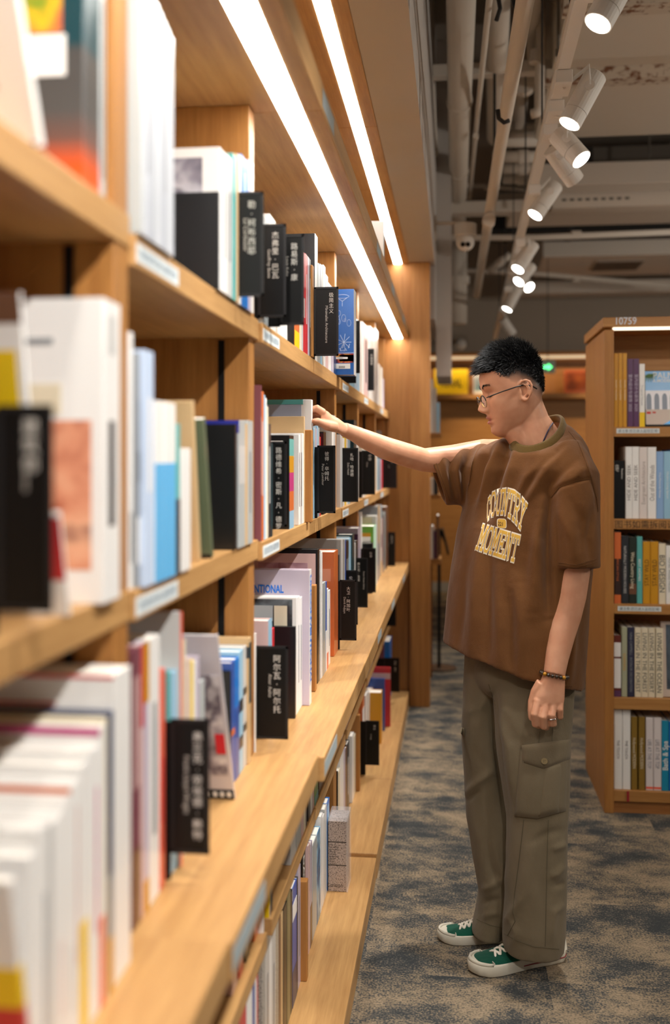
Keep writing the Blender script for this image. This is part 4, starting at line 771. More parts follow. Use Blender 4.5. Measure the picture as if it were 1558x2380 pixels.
# ------------------------------------------------------------------ far wall display, rack, stand and exit sign
t = thing('wall_display', 'far oak wall display with a light strip and one shelf of books', 'wall cabinet', (-.5, YW - .4, 0))
kz = lambda v, y=YW - .38: z_of(v, on_y(1180, y)[0])
MB().box(-.78, 4.6, YW - .06, YW - .002, 0.001, 2.46).build('back_panel', WOOD_X, t)
MB().box(-.78, 4.6, YW - .42, YW - .06, kz(826), kz(818)).build('top_board', WOOD_X, t); MB().box(-.78, 4.6, YW - .42, YW - .40, kz(835), kz(828)).build('light_strip', emit('far_strip', (1, .70, .36), .65), t)
MB().box(-.78, 4.6, YW - .40, YW - .06, kz(926), kz(915)).build('shelf_board', WOOD_X, t); MB().box(-.78, 4.6, YW - .395, YW - .38, kz(856), kz(836)).build('fascia', WOOD_D, t)
struct(MB().box(-.8, 4.6, YW - .075, YW - .06, 0, .10).build('baseboard_far', mat('9a958e', .6)))
def faceout(u0, u1, v0, col, label, txt=None, pict=None):
    y = YW - .30; x0, x1 = on_y(u0, y)[1], on_y(u1, y)[1]; zb = kz(915) + .001; h = z_of(v0, on_y((u0 + u1) / 2, y)[0]) - zb
    t = thing('book', label, 'book', (x0, y, zb), 'books on the far wall display', rot=(math.radians(-8), 0, 0)); w_ = x1 - x0
    c = MB().box(0, w_, 0, .004, 0, h).box(0, w_, .026, .03, 0, h).box(0, .004, .004, .026, 0, h).build('cover', pal(col), t, local=True); MB().box(.004, w_ - .004, .004, .026, .004, h - .004).build('pages', PAGES, t, local=True)
    if txt: letter(txt, h * .44, (w_ * .5, -.0008, h * .30), '-y', mat('3a2a10', .5), c, offset=.02, sx=.62)
    if pict: MB().box(w_ * .1, w_ * .9, -.0006, 0, h * .15, h * .9).build('cover_picture', pict, c, local=True)
faceout(1010, 1088, 857, 'Y', 'yellow landscape book with tall dark capitals on the far display', 'RURAL'); faceout(1101, 1128, 868, 'W', 'pale book behind the forehead on the far display', None, photo(31, ['6a9aa5', 'e8e6e2'], 9))
faceout(1240, 1262, 870, 'W', 'white book behind the nape on the far display'); faceout(1312, 1368, 858, mat('a9532a', .4), 'orange brown book with dark tree shape, far display by the bookcase', None, photo(32, ['3a1c14', '9a4a24', 'b8622c'], 5))
al = bpy.data.lights.new('display_lamp', 'AREA'); al.shape = 'RECTANGLE'; al.size = 4.6; al.size_y = .03; al.energy = 9; al.color = (1, .80, .55)
ao = bpy.data.objects.new('display_lamp', al); COL.objects.link(ao); ao.location = (1.9, YW - .37, kz(827) - .015); ao.rotation_euler = (math.radians(18), 0, 0)
spot('wall_lamp', (.4, YW - 1.1, 2.4), (.4, YW - .1, .9), 60, 85, .9, (1, .72, .40)); spot('wall_lamp', (1.5, YW - 1.1, 2.4), (1.4, YW - .1, .8), 50, 80, .9, (1, .70, .38))
pe = at(1274, 853, 8.6); t = thing('exit_sign', 'hanging exit sign with a glowing green arrow behind the hair', 'sign', pe); k = 8.6 / F
MB().box(pe.x - 17 * k, pe.x + 17 * k, pe.y, pe.y + .03, pe.z - 14 * k, pe.z + 16 * k).build('sign_box', mat('9fae9f', .5), t, bevel=.004)
GE = emit('green_glow', (.05, 1, .25), 3.0)
MB().loft([[(pe.x + x * k, pe.y - y, pe.z + z * k) for x, z in ((-12, 3), (0, 3), (0, 8), (10, 0), (0, -8), (0, -3), (-12, -3))] for y in (.002, 0)]).build('arrow', GE, t, fix=True)
MB().box(pe.x - .003, pe.x + .003, pe.y + .012, pe.y + .018, pe.z + 16 * k, 3.0995).build('hanger', DK, t)
# low display rack past the pillar
ry0, ry1 = 6.25, 6.50; xr = -.082
t = thing('bookcase_unit', 'narrow oak rack of books just past the pillar', 'bookcase', (-.5, ry0, 0))
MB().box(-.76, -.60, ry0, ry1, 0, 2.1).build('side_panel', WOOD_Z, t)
RK = [(1006, 1016), (1150, 1160), (1300, 1312)]; rz = []
for a, b_ in RK:
    dd = on_y(1015, ry0)[0]; rz.append(z_of(a, dd)); MB().box(-.60, xr, ry0, ry1, z_of(b_, dd), z_of(a, dd)).build('shelf_board', WOOD_X, t)
MB().box(-.60, xr - .06, ry1 - .01, ry1, .0, rz[2] - .03).build('back_panel', WOOD_D, t)
for i, (u0, u1, v, c) in enumerate([(1000, 1006, 880, 'W'), (1007, 1014, 902, 'G'), (1015, 1022, 936, 'S')]):
    x0, x1 = on_y(u0, ry0)[1], on_y(u1, ry0)[1]; h = z_of(v, dd) - rz[0]
    q = thing('book', ('white', 'light grey', 'pale blue')[i] + ' book on the upper shelf of the rack past the pillar', 'book', (x0, ry0 + .02, rz[0] + .0004), 'books on the rack past the pillar'); MB().box(0, x1 - x0, 0, .2, 0, h).build('cover', pal(c), q, local=True); MB().box(.001, x1 - x0 - .001, .001, .198, h, h + .001).build('pages', PAGES, q, local=True)
for i, (u0, u1, v, c) in enumerate([(1001, 1008, 1112, 'W'), (1009, 1018, 1104, 'k')]):
    x0, x1 = on_y(u0, ry0)[1], on_y(u1, ry0)[1]; h = z_of(v, dd) - rz[1]
    q = thing('book', ('white', 'charcoal')[i] + ' book on the middle shelf of the rack past the pillar', 'book', (x0, ry0 + .02, rz[1] + .0004), 'books on the rack past the pillar'); MB().box(0, x1 - x0, 0, .2, 0, h).build('cover', pal(c), q, local=True); MB().box(.001, x1 - x0 - .001, .001, .198, h, h + .001).build('pages', PAGES, q, local=True)
for i, (u0, u1, v, c) in enumerate([(1000, 1007, 1225, 'W'), (1008, 1014, 1235, 'V'), (1015, 1020, 1200, 'w')]):
    x0, x1 = on_y(u0, ry0)[1], on_y(u1, ry0)[1]; h = z_of(v, dd) - rz[2]
    q = thing('book', ('white', 'purple', 'brown')[i] + ' book on the lowest shelf of the rack past the pillar', 'book', (x0, ry0 + .02, rz[2] + .0004), 'books on the rack past the pillar'); MB().box(0, x1 - x0, 0, .2, 0, h).build('cover', pal(c), q, local=True); MB().box(.001, x1 - x0 - .001, .001, .198, h, h + .001).build('pages', PAGES, q, local=True)
# sign stand on a round foot
d = 6.72; pb = at(1021, 1560, d); pb.z = 0
t = thing('sign_stand', 'slim black sign stand on a round dark foot past the pillar', 'stand', pb)
MB().cyl(pb, pb + Vector((0, 0, .012)), .115, 32).build('base', mat('4a3a2e', .4), t, bevel=.003); MB().cyl(pb + Vector((0, 0, .012)), pb + Vector((0, 0, .93)), .011, 12).build('pole', BLACK, t)
q0 = at(1028, 1232, d); q1 = at(1042, 1290, d)
MB().loft([[Vector((q.x + s * .006, q.y + dy, q.z)) for s, dy in ((-1, 0), (1, 0), (1, .25), (-1, .25))] for q in (q0, q1)]).cyl(pb + Vector((0, 0, .93)), (q0 + q1) / 2 + Vector((0, .1, 0)), .01, 8).build('sign_plate', BLACK, t, fix=True)

# ------------------------------------------------------------------ the person
import numpy as np
from mathutils.bvhtree import BVHTree
from mathutils import noise as mnoise
EYE = Vector((0, 0, H))
def px_of(P):                         # world points (n,3) -> pixel columns, rows
    X, Y, Z = P[:, 0], P[:, 1], P[:, 2] - H
    d = -X * sN + Y * cS; r_ = X * cS + Y * sN
    return U0 + F * r_ / d, HY - F * Z / d
def remesh(mb, voxel, smooth=4, fac=.5):
    o = mb.build('sculpt', mat('888888'), fix=True)
    m = o.modifiers.new('r', 'REMESH'); m.mode = 'VOXEL'; m.voxel_size = voxel
    s = o.modifiers.new('s', 'SMOOTH'); s.factor = fac; s.iterations = smooth
    bpy.context.view_layer.update()
    me = bpy.data.meshes.new_from_object(o.evaluated_get(bpy.context.evaluated_depsgraph_get()))
    old = o.data; bpy.data.objects.remove(o); bpy.data.meshes.remove(old)
    me.materials.clear(); return me
def coords(me):
    a = np.empty(len(me.vertices) * 3); me.vertices.foreach_get('co', a); return a.reshape(-1, 3)
def normals(me):
    a = np.empty(len(me.vertices) * 3); me.vertices.foreach_get('normal', a); return a.reshape(-1, 3)
def setco(me, a): me.vertices.foreach_set('co', a.ravel()); me.update()
def put(me, name, m, parent, smooth=True):
    me.materials.append(m)
    for p in me.polygons: p.use_smooth = smooth
    o = bpy.data.objects.new(name, me); COL.objects.link(o); me.name = name
    if parent:
        me.transform(Matrix.Translation(-WL[parent.name])); o.parent = parent; WL[o.name] = WL[parent.name]
    return o
def folds(me, lst, soft=0., seed=0.):
    """cloth folds: ridges (+) and furrows (-) along lines, and a soft overall unevenness"""
    a, n = coords(me), normals(me); u, v = px_of(a)
    face = np.clip(-((a - np.array(EYE)) * n).sum(1) / np.linalg.norm(a - np.array(EYE), axis=1) * 2 + .2, 0, 1)
    dsp = np.zeros(len(a))
    for (pts, amp, sg) in lst:
        best = np.full(len(a), 1e9); tt_ = np.zeros(len(a)); N = len(pts) - 1
        for i in range(N):
            p, q_ = np.array(pts[i], float), np.array(pts[i + 1], float); w_ = q_ - p; L2 = (w_ ** 2).sum()
            t_ = np.clip(((u - p[0]) * w_[0] + (v - p[1]) * w_[1]) / L2, 0, 1)
            dd = np.hypot(u - p[0] - t_ * w_[0], v - p[1] - t_ * w_[1]); k_ = dd < best
            best = np.where(k_, dd, best); tt_ = np.where(k_, (i + t_) / N, tt_)
        dsp += amp * np.exp(-(best / sg) ** 2) * face * np.sin(np.clip(tt_, .02, .98) * np.pi) ** .5
    if soft:
        dsp += np.array([soft * (mnoise.noise(Vector((p[0] * 14 + seed, p[1] * 14, p[2] * 6))) + .5 * mnoise.noise(Vector((p[0] * 30, p[1] * 30 + seed, p[2] * 14)))) for p in a])
    setco(me, a + n * dsp[:, None])

PERSON = thing('person', 'person in brown T-shirt, khaki cargo trousers and glasses reaching for a book', 'person', (.2, 2.84, 0))

# ---- head frame
YAW, PIT = math.radians(10), math.radians(9)
HC = at(1198, 905, 2.80)
fw0 = Vector((-math.cos(YAW), -math.sin(YAW), 0)); lf = Vector((math.sin(YAW), -math.cos(YAW), 0))
fw = fw0 * math.cos(PIT) + Vector((0, 0, -math.sin(PIT))); upv = fw0 * math.sin(PIT) + Vector((0, 0, math.cos(PIT)))
def hd(x, y, z): return HC + fw * x + lf * y + upv * z
def interp(tab, z): return float(np.interp(z, [t[0] for t in tab], [t[1] for t in tab]))
FX = [(-.120, .050), (-.116, .063), (-.110, .073), (-.100, .0795), (-.088, .082), (-.078, .083), (-.066, .0855), (-.050, .0865), (-.03, .0865), (-.005, .085), (.012, .0845), (.024, .090), (.034, .0935), (.05, .0935), (.065, .088), (.08, .078), (.095, .062), (.108, .048), (.117, .031), (.121, .012)]
BX = [(-.120, .032), (-.11, .002), (-.09, -.022), (-.07, -.041), (-.05, -.055), (-.03, -.063), (0, -.073), (.03, -.0785), (.05, -.078), (.07, -.072), (.09, -.058), (.105, -.043), (.115, -.029), (.121, -.012)]
WY = [(-.120, .016), (-.116, .024), (-.108, .034), (-.095, .045), (-.08, .0545), (-.06, .063), (-.04, .0685), (-.015, .0725), (.01, .0745), (.04, .075), (.06, .0725), (.08, .064), (.095, .053), (.108, .042), (.117, .029), (.121, .012)]
G = lambda x, m, s: math.exp(-((x - m) / s) ** 2)
WO = [-.120, -.100, -.061, -.030, .010, .0265, .05, .121]; WN = [-.128, -.109, -.0735, -.0435, -.003, .015, .045, .121]
def warp(z): return float(np.interp(z, WO, WN))
def head_point(zw, a):
    z = float(np.interp(zw, WN, WO)); xf, xb, w_ = interp(FX, z), interp(BX, z), interp(WY, z); xm = (xf + xb) * .5 - .004
    c_, s_ = math.cos(a), math.sin(a)
    y = w_ * math.copysign(abs(s_) ** .88, s_)
    if c_ >= 0:
        x = xm + (xf - xm) * c_ ** .72; ay = abs(y); k_ = min(1, c_ * 3)
        br = float(np.interp(z, [-.05, -.042, -.036, -.029, -.022, -.008, .006, .016, .03], [0, .004, .017, .0265, .0255, .0185, .011, .006, 0]))
        sg = float(np.interp(z, [-.045, -.034, -.02, 0, .02], [.013, .0125, .0105, .0085, .010]))
        x += br * math.exp(-(ay / sg) ** 2.4)
        x += .009 * G(ay, .0135, .006) * G(z, -.034, .0065)                     # nostril wings
        x -= .0105 * G(ay, .032, .016) * G(z, .010, .011)                       # eye sockets
        x += .0075 * G(ay, .032, .0115) * G(z, .007, .0085)                     # lids over the eyeballs
        x += .0035 * G(ay, .026, .020) * G(z, .0265, .006)                      # brow
        x += .004 * G(ay, .043, .016) * G(z, -.018, .018)                       # cheekbone
        x += .0075 * G(ay, 0, .019) * G(z, -.0535, .0048) + .0072 * G(ay, 0, .017) * G(z, -.069, .0052) - .0062 * G(ay, 0, .024) * G(z, -.0610, .0022)
        x -= .0022 * G(ay, 0, .004) * G(z, -.0455, .006); x -= .003 * G(ay, 0, .02) * G(z, -.0785, .0045)
        x += .004 * G(ay, 0, .016) * G(z, -.098, .010)
    else: x = xm + (xm - xb) * -abs(c_) ** .9
    return x, y
body = MB(); NA = 120; zs = [-.128 + .249 * (.5 - .5 * math.cos(math.pi * i / 150)) for i in range(151)]
body.loft([[hd(*head_point(z, 2 * math.pi * j / NA), z) for j in range(NA)] for z in zs])
# ear
OUT = [(.010, .004), (.013, .014), (.010, .024), (.002, .031), (-.009, .0325), (-.019, .026), (-.0225, .012), (-.020, -.004), (-.014, -.017), (-.006, -.028), (.003, -.031), (.009, -.024), (.011, -.012)]
def ear(sd):
    K_ = .86
    E_ = lambda x, z, o=0: hd(x * K_ - .004, sd * (.0705 + .018 * (.013 - x) / .035 + o), z * K_ - .010)
    body.tube([E_(x, z, .0035) for x, z in OUT], [.0036 if i < 9 else .0032 for i in range(13)], 8, closed=True)
    body.loft([[E_(x * .97, z * .97, o) for x, z in OUT] for o in (-.010, -.0055)])
    body.tube([E_(x, z, .0015) for x, z in ((.003, .020), (-.008, .018), (-.0125, .005), (-.009, -.009), (-.002, -.017), (.005, -.018))], [.0018, .0030, .0034, .0032, .003, .002], 8)
    body.tube([E_(.009, .004, .002), E_(.010, -.004, .004), E_(.008, -.011, .002)], [.002, .004, .0025], 8); body.ball(E_(.0015, -.0265, .0015), .0056, 8, 6)
ear(1); ear(-1)
# neck, arms, core and legs under the clothes
body.tube([at(1216, 900, 2.80), at(1220, 940, 2.80), at(1230, 980, 2.80), at(1243, 1012, 2.80), at(1258, 1045, 2.80), at(1262, 1080, 2.82)], [.044, .050, .0555, .0635, .072, .085], 28)
body.tube([at(1178, 985, 2.79), at(1202, 1000, 2.79), at(1226, 1030, 2.79)], [.030, .040, .045], 20)
body.tube([at(1240, 1060, 2.83), at(1235, 1150, 2.83), at(1225, 1350, 2.83), at(1205, 1530, 2.83), at(1203, 1590, 2.85)], [.085, .10, .09, .08, .05], 24)
SR, EL, WR = at(1120, 1062, 2.95), at(985, 1069, 2.865), at(800, 998, 2.725)
body.tube([at(1235, 1070, 2.85), SR, at(1050, 1068, 2.905), EL, at(940, 1056, 2.83), at(895, 1041, 2.795), at(850, 1021, 2.762), at(822, 1007, 2.742), WR], [.06, .052, .042, .0335, .0335, .0315, .0265, .0215, .0192], 24)
body.tube([at(1285, 1095, 2.77), at(1324, 1102, 2.68), at(1333, 1200, 2.66), at(1334, 1330, 2.645), at(1328, 1385, 2.635), at(1318, 1430, 2.63), at(1306, 1475, 2.62), at(1295, 1530, 2.607), at(1289, 1566, 2.60)],
          [.045, .047, .047, .042, .039, .0375, .0345, .0295, .0275], 24)
for pts in ([at(1235, 1600, 2.77), at(1243, 1800, 2.74), at(1245, 2100, 2.75), at(1250, 2215, 2.77)], [at(1142, 1640, 2.91), at(1135, 1800, 2.91), at(1149, 2060, 2.9), at(1150, 2160, 2.9)]):
    body.tube(pts, [.048, .044, .032, .030], 16)
def palm(rings):
    R = []
    for (c_, ax1, r1, ax2, r2) in rings: R.append([Vector(c_) + Vector(ax1) * r1 * math.copysign(abs(math.cos(t)) ** .8, math.cos(t)) + Vector(ax2) * r2 * math.copysign(abs(math.sin(t)) ** .8, math.sin(t)) for t in [2 * math.pi * j / 20 for j in range(20)]])
    body.loft(R)
RX = Vector((cS, sN, 0)); RY = Vector((-sN, cS, 0)); RZ = Vector((0, 0, 1))
# hanging left hand: back of the hand to the camera, fingers curling inward
t1 = (RX * .98 + RZ * .17).normalized()
palm([(at(1289, 1562, 2.600), t1, .0285, RY, .021), (at(1284, 1585, 2.597), t1, .0335, RY, .0185), (at(1279, 1612, 2.592), t1, .0385, RY, .0165), (at(1277, 1632, 2.590), t1, .040, RY, .0145), (at(1277, 1644, 2.590), t1, .037, RY, .012)])
for pts, r0 in (([(1250, 1630, 2.588), (1243, 1660, 2.578), (1245, 1682, 2.590), (1252, 1686, 2.614), (1257, 1672, 2.628)], .0100), ([(1268, 1636, 2.586), (1262, 1666, 2.574), (1264, 1687, 2.588), (1270, 1690, 2.616), (1273, 1673, 2.630)], .0104),
                ([(1287, 1634, 2.587), (1283, 1662, 2.576), (1284, 1681, 2.590), (1287, 1683, 2.615), (1288, 1667, 2.628)], .0098), ([(1303, 1626, 2.590), (1302, 1649, 2.582), (1302, 1664, 2.592), (1303, 1667, 2.612), (1302, 1655, 2.623)], .0086)):
    body.tube([at(*p) for p in pts], [r0 * 1.05, r0 * 1.06, r0, r0 * .92, r0 * .72], 12)
    body.ball(at(*pts[-1]), r0 * .78, 10, 8); body.ball(at(*pts[0]), r0 * 1.12, 10, 8); body.ball(at(*pts[2]), r0 * 1.02, 10, 8)
body.tube([at(1262, 1588, 2.602), at(1247, 1610, 2.606), at(1238, 1632, 2.606), at(1236, 1652, 2.602), at(1236, 1668, 2.600)], [.018, .0155, .0118, .0105, .0082], 14); body.ball(at(1236, 1668, 2.60), .0083, 10, 8)
# reaching right hand: fingers hooked round the book, thumb on its spine
palm([(at(818, 1005, 2.738), RZ, .012, RY, .014), (at(797, 996, 2.722), RZ, .0185, RY, .0235), (at(787, 990, 2.712), RZ, .0205, RY, .028), (at(772, 984, 2.702), RZ, .0215, RY, .030), (at(757, 975, 2.690), (RZ + RX * .3).normalized(), .0225, RY, .030), (at(747, 969, 2.684), (RZ + RX * .3).normalized(), .0205, RY, .026)])
for pts, r0 in (([(750, 958, 2.667), (737, 949, 2.667), (724, 953, 2.670), (711, 960, 2.672), (702, 964, 2.672)], .0098), ([(749, 962, 2.685), (733, 955, 2.686), (718, 961, 2.684), (706, 968, 2.682), (698, 972, 2.680)], .0100),
                ([(749, 972, 2.701), (734, 968, 2.700), (720, 974, 2.696), (709, 980, 2.692), (702, 983, 2.690)], .0094), ([(751, 982, 2.711), (738, 980, 2.710), (727, 984, 2.706), (719, 988, 2.702), (713, 990, 2.700)], .0082)):
    body.tube([at(*p) for p in pts], [r0 * 1.08, r0 * 1.06, r0, r0 * .9, r0 * .75], 12); body.ball(at(*pts[-1]), r0 * .78, 10, 8); body.ball(at(*pts[0]), r0 * 1.1, 10, 8)
body.tube([at(778, 992, 2.690), at(760, 989, 2.664), at(747, 983, 2.652), at(738, 979, 2.647), at(731, 979, 2.643)], [.015, .0135, .0105, .0098, .0075], 12); body.ball(at(731.5, 979, 2.643), .0078, 10, 8)
bm_ = remesh(body, .0023, 3, .45)
# skin tones: lips, cropped sides of the hair
a = coords(bm_); L_ = a - np.array(HC)
hx, hy, hz = L_ @ np.array(fw), L_ @ np.array(lf), L_ @ np.array(upv)
def hairline(x, y):                   # height above which the dense hair starts, along the side of the head
    return np.interp(x, [-.080, -.065, -.05, -.03, -.01, .01, .03, .045, .06, .08, .10], [-.020, -.006, .014, .034, .047, .050, .040, .040, .058, .064, .066])
hl = hairline(hx, hy); inh = (np.abs(hy) < .11) & (np.abs(hx) < .13) & (hz > -.14) & (hz < .16)
dark = np.clip((hz - (hl - .052 * np.clip((.045 - hx) / .05, 0, 1) - .003)) / (.004 + .046 * np.clip((.05 - hx) / .05, 0, 1)), 0, 1) ** .8 * inh
earz = (np.abs(hy) > .0785) & (hx > -.042) & (hx < .006) & (hz > -.05) & (hz < .026); dark[earz] = 0
dark *= np.where((hx > .028) & (hx < .05) & (hz < .030), 0.3, 1)
lip = np.exp(-(hy / .021) ** 4) * np.exp(-((hz + .0735) / .0105) ** 4) * (hx > .070) * inh
knu = np.zeros(len(a))
ca = bm_.color_attributes.new('tone', 'FLOAT_COLOR', 'POINT'); col4 = np.zeros((len(a), 4)); col4[:, 0] = dark; col4[:, 1] = lip; col4[:, 3] = 1
ca.data.foreach_set('color', col4.ravel())
skin = bpy.data.materials.new('skin'); skin.use_nodes = True; nt = skin.node_tree; b = nt.nodes['Principled BSDF']
at_ = nt.nodes.new('ShaderNodeAttribute'); at_.attribute_name = 'tone'; sp = nt.nodes.new('ShaderNodeSeparateColor'); nt.links.new(at_.outputs['Color'], sp.inputs[0])
nz = nt.nodes.new('ShaderNodeTexNoise'); nz.inputs['Scale'].default_value = 26; nz.inputs['Detail'].default_value = 3; nt.links.new(mapped(nt, (1, 1, 1)), nz.inputs['Vector'])
r0 = ramp(nt, nz.outputs['Fac'], [(.3, lin('c98f6f')), (.7, lin('d6a080'))])
def mixc(fac, A_, B_):
    m = nt.nodes.new('ShaderNodeMix'); m.data_type = 'RGBA'; nt.links.new(fac, m.inputs[0]); nt.links.new(A_, m.inputs[6]); m.inputs[7].default_value = B_; return m.outputs[2]
c1 = mixc(sp.outputs[1], r0.outputs[0], lin('b5685c')); c2 = mixc(sp.outputs[0], c1, lin('17120f'))
nt.links.new(c2, b.inputs['Base Color']); b.inputs['Roughness'].default_value = .48; b.inputs['Specular IOR Level'].default_value = .35
b.inputs['Subsurface Weight'].default_value = .12; b.inputs['Subsurface Radius'].default_value = (.012, .005, .003); b.inputs['Subsurface Scale'].default_value = .6
BODY = put(bm_, 'body', skin, PERSON); BODY['label'] = 'bare head, arms and hands, light tan skin'

# ---- hair: short strands, longer and forward swept on top
rr = random.Random(5); g = MB()
def strand(p, d_, L, r_, bend_):
    pts = [p - d_ * .003]; q = Vector(p)
    for k in range(3):
        d_ = (d_ + bend_ * (.25 + .25 * k)).normalized(); q = q + d_ * (L / 3); pts.append(q.copy())
    n0 = len(g.v); s1 = d_.cross(Vector((.3, .5, .8))).normalized(); s2 = s1.cross(d_).normalized()
    for k, pt in enumerate(pts[:-1]):
        rk = r_ * (1 - .28 * k)
        for j in range(3): an = j * 2.0944; g.v.append(tuple(pt + (s1 * math.cos(an) + s2 * math.sin(an)) * rk))
    g.v.append(tuple(pts[-1]))
    for k in range(2):
        for j in range(3): A = n0 + 3 * k + j; B = n0 + 3 * k + (j + 1) % 3; g.f.append((A, B, B + 3, A + 3))
    for j in range(3): g.f.append((n0 + 6 + j, n0 + 6 + (j + 1) % 3, n0 + 9))
ns = 0
while ns < 9000:
    z = rr.uniform(-.02, .1209); an = rr.uniform(0, 2 * math.pi)
    if z > .085 and rr.random() > .75: z = .121 - (.121 - z) * rr.random()
    x, y = head_point(z, an)
    if z < float(hairline(np.array([x]), 0)[0]) - .004 + rr.uniform(-.004, .006): continue
    if abs(y) > .066 and z < .06 and rr.random() < .35: continue
    x2, y2 = head_point(z, an + .02); z3 = min(z + .003, .1209); x3, y3 = head_point(z3, an)
    p = Vector((x, y, z)); n_ = (Vector((x2, y2, z)) - p).cross(Vector((x3, y3, z3)) - p); n_ = n_.normalized() if n_.length > 1e-9 else Vector((0, 0, 1))
    if n_.dot(Vector((x, y, z - .02))) < 0: n_ = -n_
    top = min(1, max(0, (z - .045) / .05)); front = max(0, min(1, (x - .0) / .08))
    L = .008 + .020 * top + .016 * front * (abs(y) < .06) * (z > .06)
    L *= rr.uniform(.65, 1.2); 
    d_ = n_ * (.55 + .35 * top) + Vector((.35 + .75 * front, 0, .12 * top - .25 * (1 - top))) + Vector((rr.gauss(0, .22), rr.gauss(0, .25), rr.gauss(0, .18)))
    bend_ = Vector((.45, 0, -.25 - .55 * front))
    w3 = lambda q: fw * q.x + lf * q.y + upv * q.z
    strand(HC + w3(p), w3(d_).normalized(), L, .0011 * rr.uniform(.8, 1.3), w3(bend_) * .5); ns += 1
HAIR = mat('0a0a0c', .5, .35)
g.build('hair', HAIR, PERSON, label='short black tousled hair')
# brows, lashes
g = MB()
for sd in (1, -1):
    for k in range(90):
        t_ = rr.random(); y = .013 + .036 * t_; z = .016 + .006 * math.sin(t_ * 2.6) + rr.gauss(0, .0016)
        best = min((abs(head_point(z, q)[1] - sd * y), q) for q in [sd * i * .02 for i in range(75)])[1]
        x, _ = head_point(z, best); p = hd(x + .0008, sd * y, z); d_ = (lf * sd * .9 + upv * .25 + fw * .1).normalized()
        strand(p, d_, .008, .0006, Vector((0, 0, 0)))
g.build('eyebrows', HAIR, PERSON)
g = MB()
for sd in (1, -1):
    pts = []
    for t_ in np.linspace(0, 1, 9):
        y = .019 + .026 * t_; z = -.0075 - .0035 * math.sin(t_ * math.pi) + .001 * t_
        q = min((abs(head_point(z, q)[1] - sd * y), q) for q in [sd * i * .01 for i in range(150)])[1]; pts.append(hd(head_point(z, q)[0] + .0016, sd * y, z))
    g.tube(pts, [.0006] + [.0017] * 7 + [.0006], 6)
g.build('eyelids', mat('1a1210', .5), PERSON)
# glasses
gl = MB(); GM = mat('17130f', .3, .6); nose_x = .1045
def lensp(t, sd, k=1., dx=0., dz=0.): cz = math.sin(t) * .0165 * k; return hd(.1005 - .0030 * (.5 + .5 * math.cos(t)) + .16 * cz + dx, sd * (.0325 + .0225 * k * math.cos(t)), -.021 + cz + dz)
def rim(sd): return [lensp(t, sd) for t in [2 * math.pi * j / 28 for j in range(28)]]
for sd in (1, -1): gl.tube(rim(sd), .0010, 6, closed=True)
gl.tube([hd(.1015, .011, -.015), hd(.1075, 0, -.012), hd(.1015, -.011, -.015)], .001, 6)
for sd in (1, -1): gl.tube([hd(.099, sd * .012, -.022), hd(.094, sd * .011, -.027)], .0014, 6)
fr = gl.build('glasses', mat('b59a62', .25, .5, .9), PERSON, label='thin framed glasses')
g = MB()
for sd in (1, -1):
    g.tube([hd(.0945, sd * .056, -.012), hd(.088, sd * .069, -.010), hd(.055, sd * .0755, -.003), hd(.015, sd * .078, .004), hd(-.008, sd * .0785, .006), hd(-.028, sd * .080, -.001), hd(-.040, sd * .076, -.010)], [.0016, .0017, .0016, .0017, .002, .0022, .002], 8)
    g.tube([lensp(math.pi * (.02 + .96 * j / 14), sd, 1.01) for j in range(15)], .0016, 6)
g.build('temples', GM, fr)
gls = bpy.data.materials.new('lens_glass'); gls.use_nodes = True; b = gls.node_tree.nodes['Principled BSDF']; b.inputs['Alpha'].default_value = .12; b.inputs['Roughness'].default_value = .03; b.inputs['Base Color'].default_value = (.9, .9, .9, 1)
g = MB()
for sd in (1, -1): g.loft([[p - fw * o for p in rim(sd)] for o in (0, .0008)])
g.build('lenses', gls, fr)

# ---- T-shirt
A45 = math.radians(45); tf = Vector((-math.cos(A45), -math.sin(A45), 0)); tl = Vector((math.sin(A45), -math.cos(A45), 0))
tee = MB()
def ell(c_, a_, b_, ex=2.3, tilt=0., n=64):
    out = []
    for j in range(n):
        t = 2 * math.pi * j / n; ca_, sa_ = math.cos(t), math.sin(t)
        p = tl * a_ * math.copysign(abs(ca_) ** (2 / ex), ca_) + tf * b_ * math.copysign(abs(sa_) ** (2 / ex), sa_)
        q = c_ + p; q.z -= tilt * p.dot(RX); out.append(q)
    return out
KR = [(1058, 1122, 1352, .60, .02), (1090, 1104, 1364, .58, 0), (1170, 1092, 1364, .60, 0), (1250, 1076, 1358, .62, .04), (1350, 1062, 1350, .63, .10), (1450, 1050, 1343, .64, .18), (1545, 1043, 1334, .64, .26)]
cp = [(1308, 986, 2.77), (1299, 1010, 2.735), (1274, 1033, 2.715), (1240, 1047, 2.715), (1212, 1046, 2.735), (1196, 1032, 2.77), (1200, 1014, 2.81), (1225, 1000, 2.85), (1262, 984, 2.865), (1290, 976, 2.845), (1305, 978, 2.81)]
def crom(P, n):
    out = []; m_ = len(P)
    for i in range(n):
        t = i / n * m_; k_ = int(t); f_ = t - k_; p0, p1, p2, p3 = P[(k_ - 1) % m_], P[k_], P[(k_ + 1) % m_], P[(k_ + 2) % m_]
        out.append(.5 * ((2 * p1) + (p2 - p0) * f_ + (2 * p0 - 5 * p1 + 4 * p2 - p3) * f_ ** 2 + (3 * p1 - p0 - 3 * p2 + p3) * f_ ** 3))
    return out
ring = crom([at(*p) for p in cp], 120); cc = sum(ring, Vector()) / 120
def collar_at(j, n=64):
    t = 2 * math.pi * j / n; dr = tl * math.cos(t) + tf * math.sin(t)
    return max(ring, key=lambda p: ((p - cc) - Vector((0, 0, (p - cc).z))).normalized().dot(dr))
rings = []
